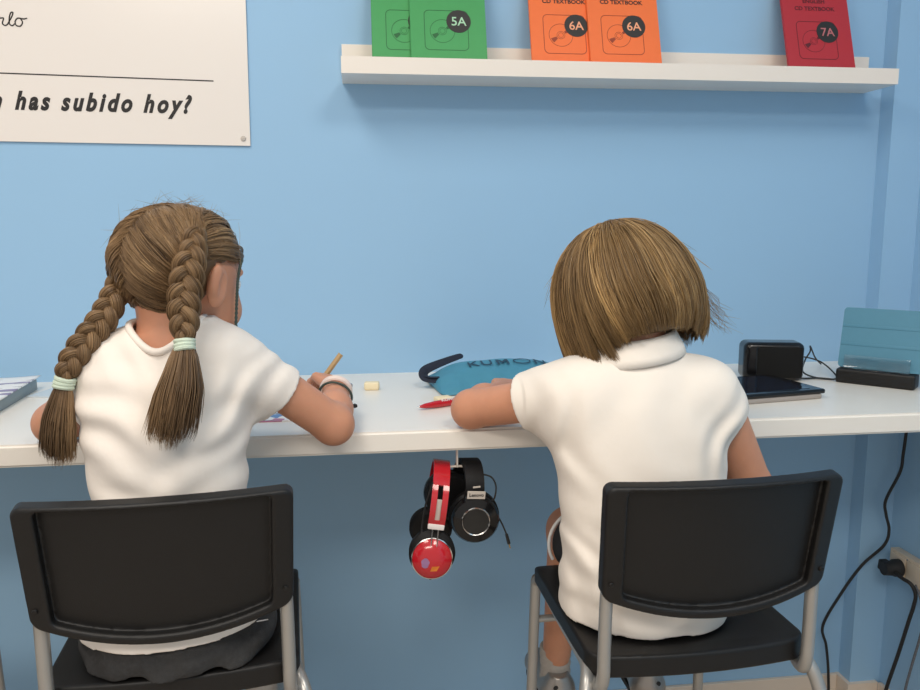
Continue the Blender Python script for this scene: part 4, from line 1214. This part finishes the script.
for sy in (-1, 1):
    B().box((0, sy*.0630, top-.060), (.008, .0015, .046), None, .0004, 1).obj('slider', 'label', hb_, False)
    B().box((0, sy*.0625, top-.081), (.026, .007, .009), None, .002, 2).obj('slider_end', 'wtext', rh)
    for x in (-.0045, .0045): B().tube([(x, sy*.0625, top-.084), (x, sy*.069, top-.100), (x, sy*.075, top-.112)], .0012, 8).obj('wire_arm', 'chrome', rh)
    q = Matrix.Rotation(PI/2*(1 if sy < 0 else -1)+sy*.14, 3, 'X')
    cup = B().lathe([(.0, .0105), (.010, .0100), (.019, .0080), (.0255, .0045), (.0310, 0), (.0310, -.004), (.027, -.007)], (0, sy*.0705, top-.130), q, 40).obj('ear_cup', 'redpl', rh)
    B().lathe([(.0308, .0012), (.0322, .0005), (.0322, -.0035), (.0305, -.005)], (0, sy*.0705, top-.130), q, 40, cap=False).obj('cup_rim', 'chrome', cup)
    B().lathe([(.020, -.0055), (.0300, -.0065), (.0365, -.012), (.0365, -.024), (.031, -.030), (.018, -.031), (.010, -.027)], (0, sy*.0705, top-.125), q, 36).obj('ear_pad', 'pad', rh)
    if sy < 0:
        mm = Matrix.Translation((0, sy*.0705, top-.130)) @ q.to_4x4()
        def sticker(o_):
            for v in o_.data.vertices:
                l = mm.inverted() @ v.co; r = math.hypot(l.x, l.y); l.z += np.interp(r, [0, .010, .019, .0255, .031], [.0105, .0100, .0080, .0045, 0])+.0002; v.co = mm @ l
            return o_
        a = B().prism([(-.010+.0062*math.cos(t)*(1+.1*math.sin(5*t)), -.006+.0080*math.sin(t)) for t in np.linspace(0, 2*PI, 24, endpoint=False)], .0003, mm)
        sticker(a.obj('sticker', 'lav', cup, False))['label'] = 'lavender sticker'
        a = B().prism([(-.001, -.018), (.009, -.0165), (.0125, -.0085), (.001, -.0100)], .0003, mm)
        sticker(a.obj('sticker', 'amber', cup, False))['label'] = 'orange sticker'
B().tube([(-.014, -.060, top-.012), (-.020, -.055, top-.05), (-.021, -.050, top-.085), (-.020, -.052, top-.100)], .0014, 8).obj('cord', 'rubber', rh)
B().lathe([(.001, 0), (.003, .004), (.003, .018), (.0015, .026)], (-.020, -.052, top-.118), None, 10).obj('jack_plug', 'rubber', rh)
B().tube([(-.003, -.066, top-.158), (.002, -.066, top-.166), (.009, -.060, top-.160), (.010, -.050, top-.150)], .0013, 8).obj('cord', 'rubber', rh)

hang(rh, math.radians(8), math.radians(-4))

# black pair on the right arm of the hook
bh = atl('headphones', (.198, -.470, 0), math.radians(6), 'black over-ear headphones with silver rings, hanging on the right arm of the hook', 'headphones')
leg = [(.000, -.034, top-.050), (0, -.040, top-.038), (0, -.038, top-.022), (0, -.028, top-.008), (0, -.012, top+.001), (0, .012, top+.001), (0, .030, top-.006), (-.004, .044, top-.026), (-.008, .048, top-.055)]
hb2 = band_strip(leg, .030, .008).obj('headband', 'pad', bh)
lb = B().box((.001, -.0492, top-.037), (.029, .0015, .0125), Matrix.Rotation(.04, 3, 'Y'), .0004, 1).obj('name_plate', 'label', bh, False)
text('print', 'Lenovo', .0078, 'ink', Matrix.Translation((.001, -.0502, top-.0392)) @ Matrix.Rotation(PI/2, 4, 'X'), lb, bold=.0001, sx=1.0)
B().box((.002, -.0445, top-.0255), (.012, .0012, .0028), Matrix.Rotation(-.1, 3, 'Y'), .0003, 1).obj('trim_strip', 'label', bh, False)
B().box((0, -.043, top-.052), (.034, .010, .028), None, .004, 2).obj('yoke', 'gloss', bh)
for sy, dx_, dz in ((-1, .003, 0), (1, -.030, .018)):
    c = (dx_, sy*.040, top-.079+dz); q = Matrix.Rotation(PI/2*(1 if sy < 0 else -1)+.0, 3, 'X') @ Matrix.Rotation(-.10, 3, 'Y')
    cup = B().lathe([(.0, .014), (.0195, .014), (.0215, .0135), (.0350, .010), (.0385, .004), (.0385, -.002), (.034, -.006)], c, q, 44).obj('ear_cup', 'gloss', bh)
    B().lathe([(.0205, .0138), (.0222, .0150), (.0232, .0136)], c, q, 44, cap=False).obj('silver_ring', 'chrome', cup)
    B().lathe([(0, .0144), (.0203, .0144), (.0204, .0136)], c, q, 44).obj('cup_disc', 'disc', cup)
    B().lathe([(.018, -.005), (.035, -.006), (.0405, -.012), (.0405, -.024), (.034, -.030), (.016, -.030)], c, q, 40).obj('ear_pad', 'pad', bh)
B().tube([(.014, -.020, top-.012), (.030, -.025, top-.016), (.037, -.030, top-.030), (.034, -.035, top-.048), (.026, -.038, top-.053), (.034, -.042, top-.066), (.046, -.044, top-.086), (.055, -.046, top-.105)], .0014, 8).obj('cord', 'rubber', bh)
B().tube([(.0545, -.046, top-.104), (.0595, -.046, top-.120)], [.0024, .0027], 10, 2).obj('jack_plug', 'rubber', bh)
B().tube([(.0595, -.046, top-.120), (.0620, -.046, top-.1275)], .0011, 8, 2).obj('jack_tip', 'gold', bh)

hang(bh, math.radians(3), math.radians(4))

# ------------------------------------------------------------------ light
def area(name, loc, size, power, col=(1, .96, .90), rot=(0, 0, 0), sy=None):
    l = bpy.data.lights.new(name, 'AREA'); l.energy = power; l.size = size; l.color = col
    if sy: l.shape = 'RECTANGLE'; l.size_y = sy
    o = bpy.data.objects.new(name, l); COL.objects.link(o); o.location = loc; o.rotation_euler = rot
    return o


WARM = (1, .915, .81)
area('ceiling_light', (-.65, -1.15, 2.66), .6, 16, WARM, sy=.6)
area('ceiling_light', (.75, -1.75, 2.66), .6, 17, WARM, sy=.6)
area('ceiling_light', (-.6, -3.0, 2.66), 1.4, 44, WARM, sy=.6)
wd = bpy.data.worlds.new('room_ambient'); S.world = wd; wd.use_nodes = True
wd.node_tree.nodes['Background'].inputs['Color'].default_value = (1, .95, .90, 1)
wd.node_tree.nodes['Background'].inputs['Strength'].default_value = .55
S.view_settings.view_transform = 'Standard'; S.view_settings.look = 'None'; S.view_settings.exposure = .06; S.view_settings.gamma = 1
S.view_settings.use_curve_mapping = False
S.cycles.use_denoising = True
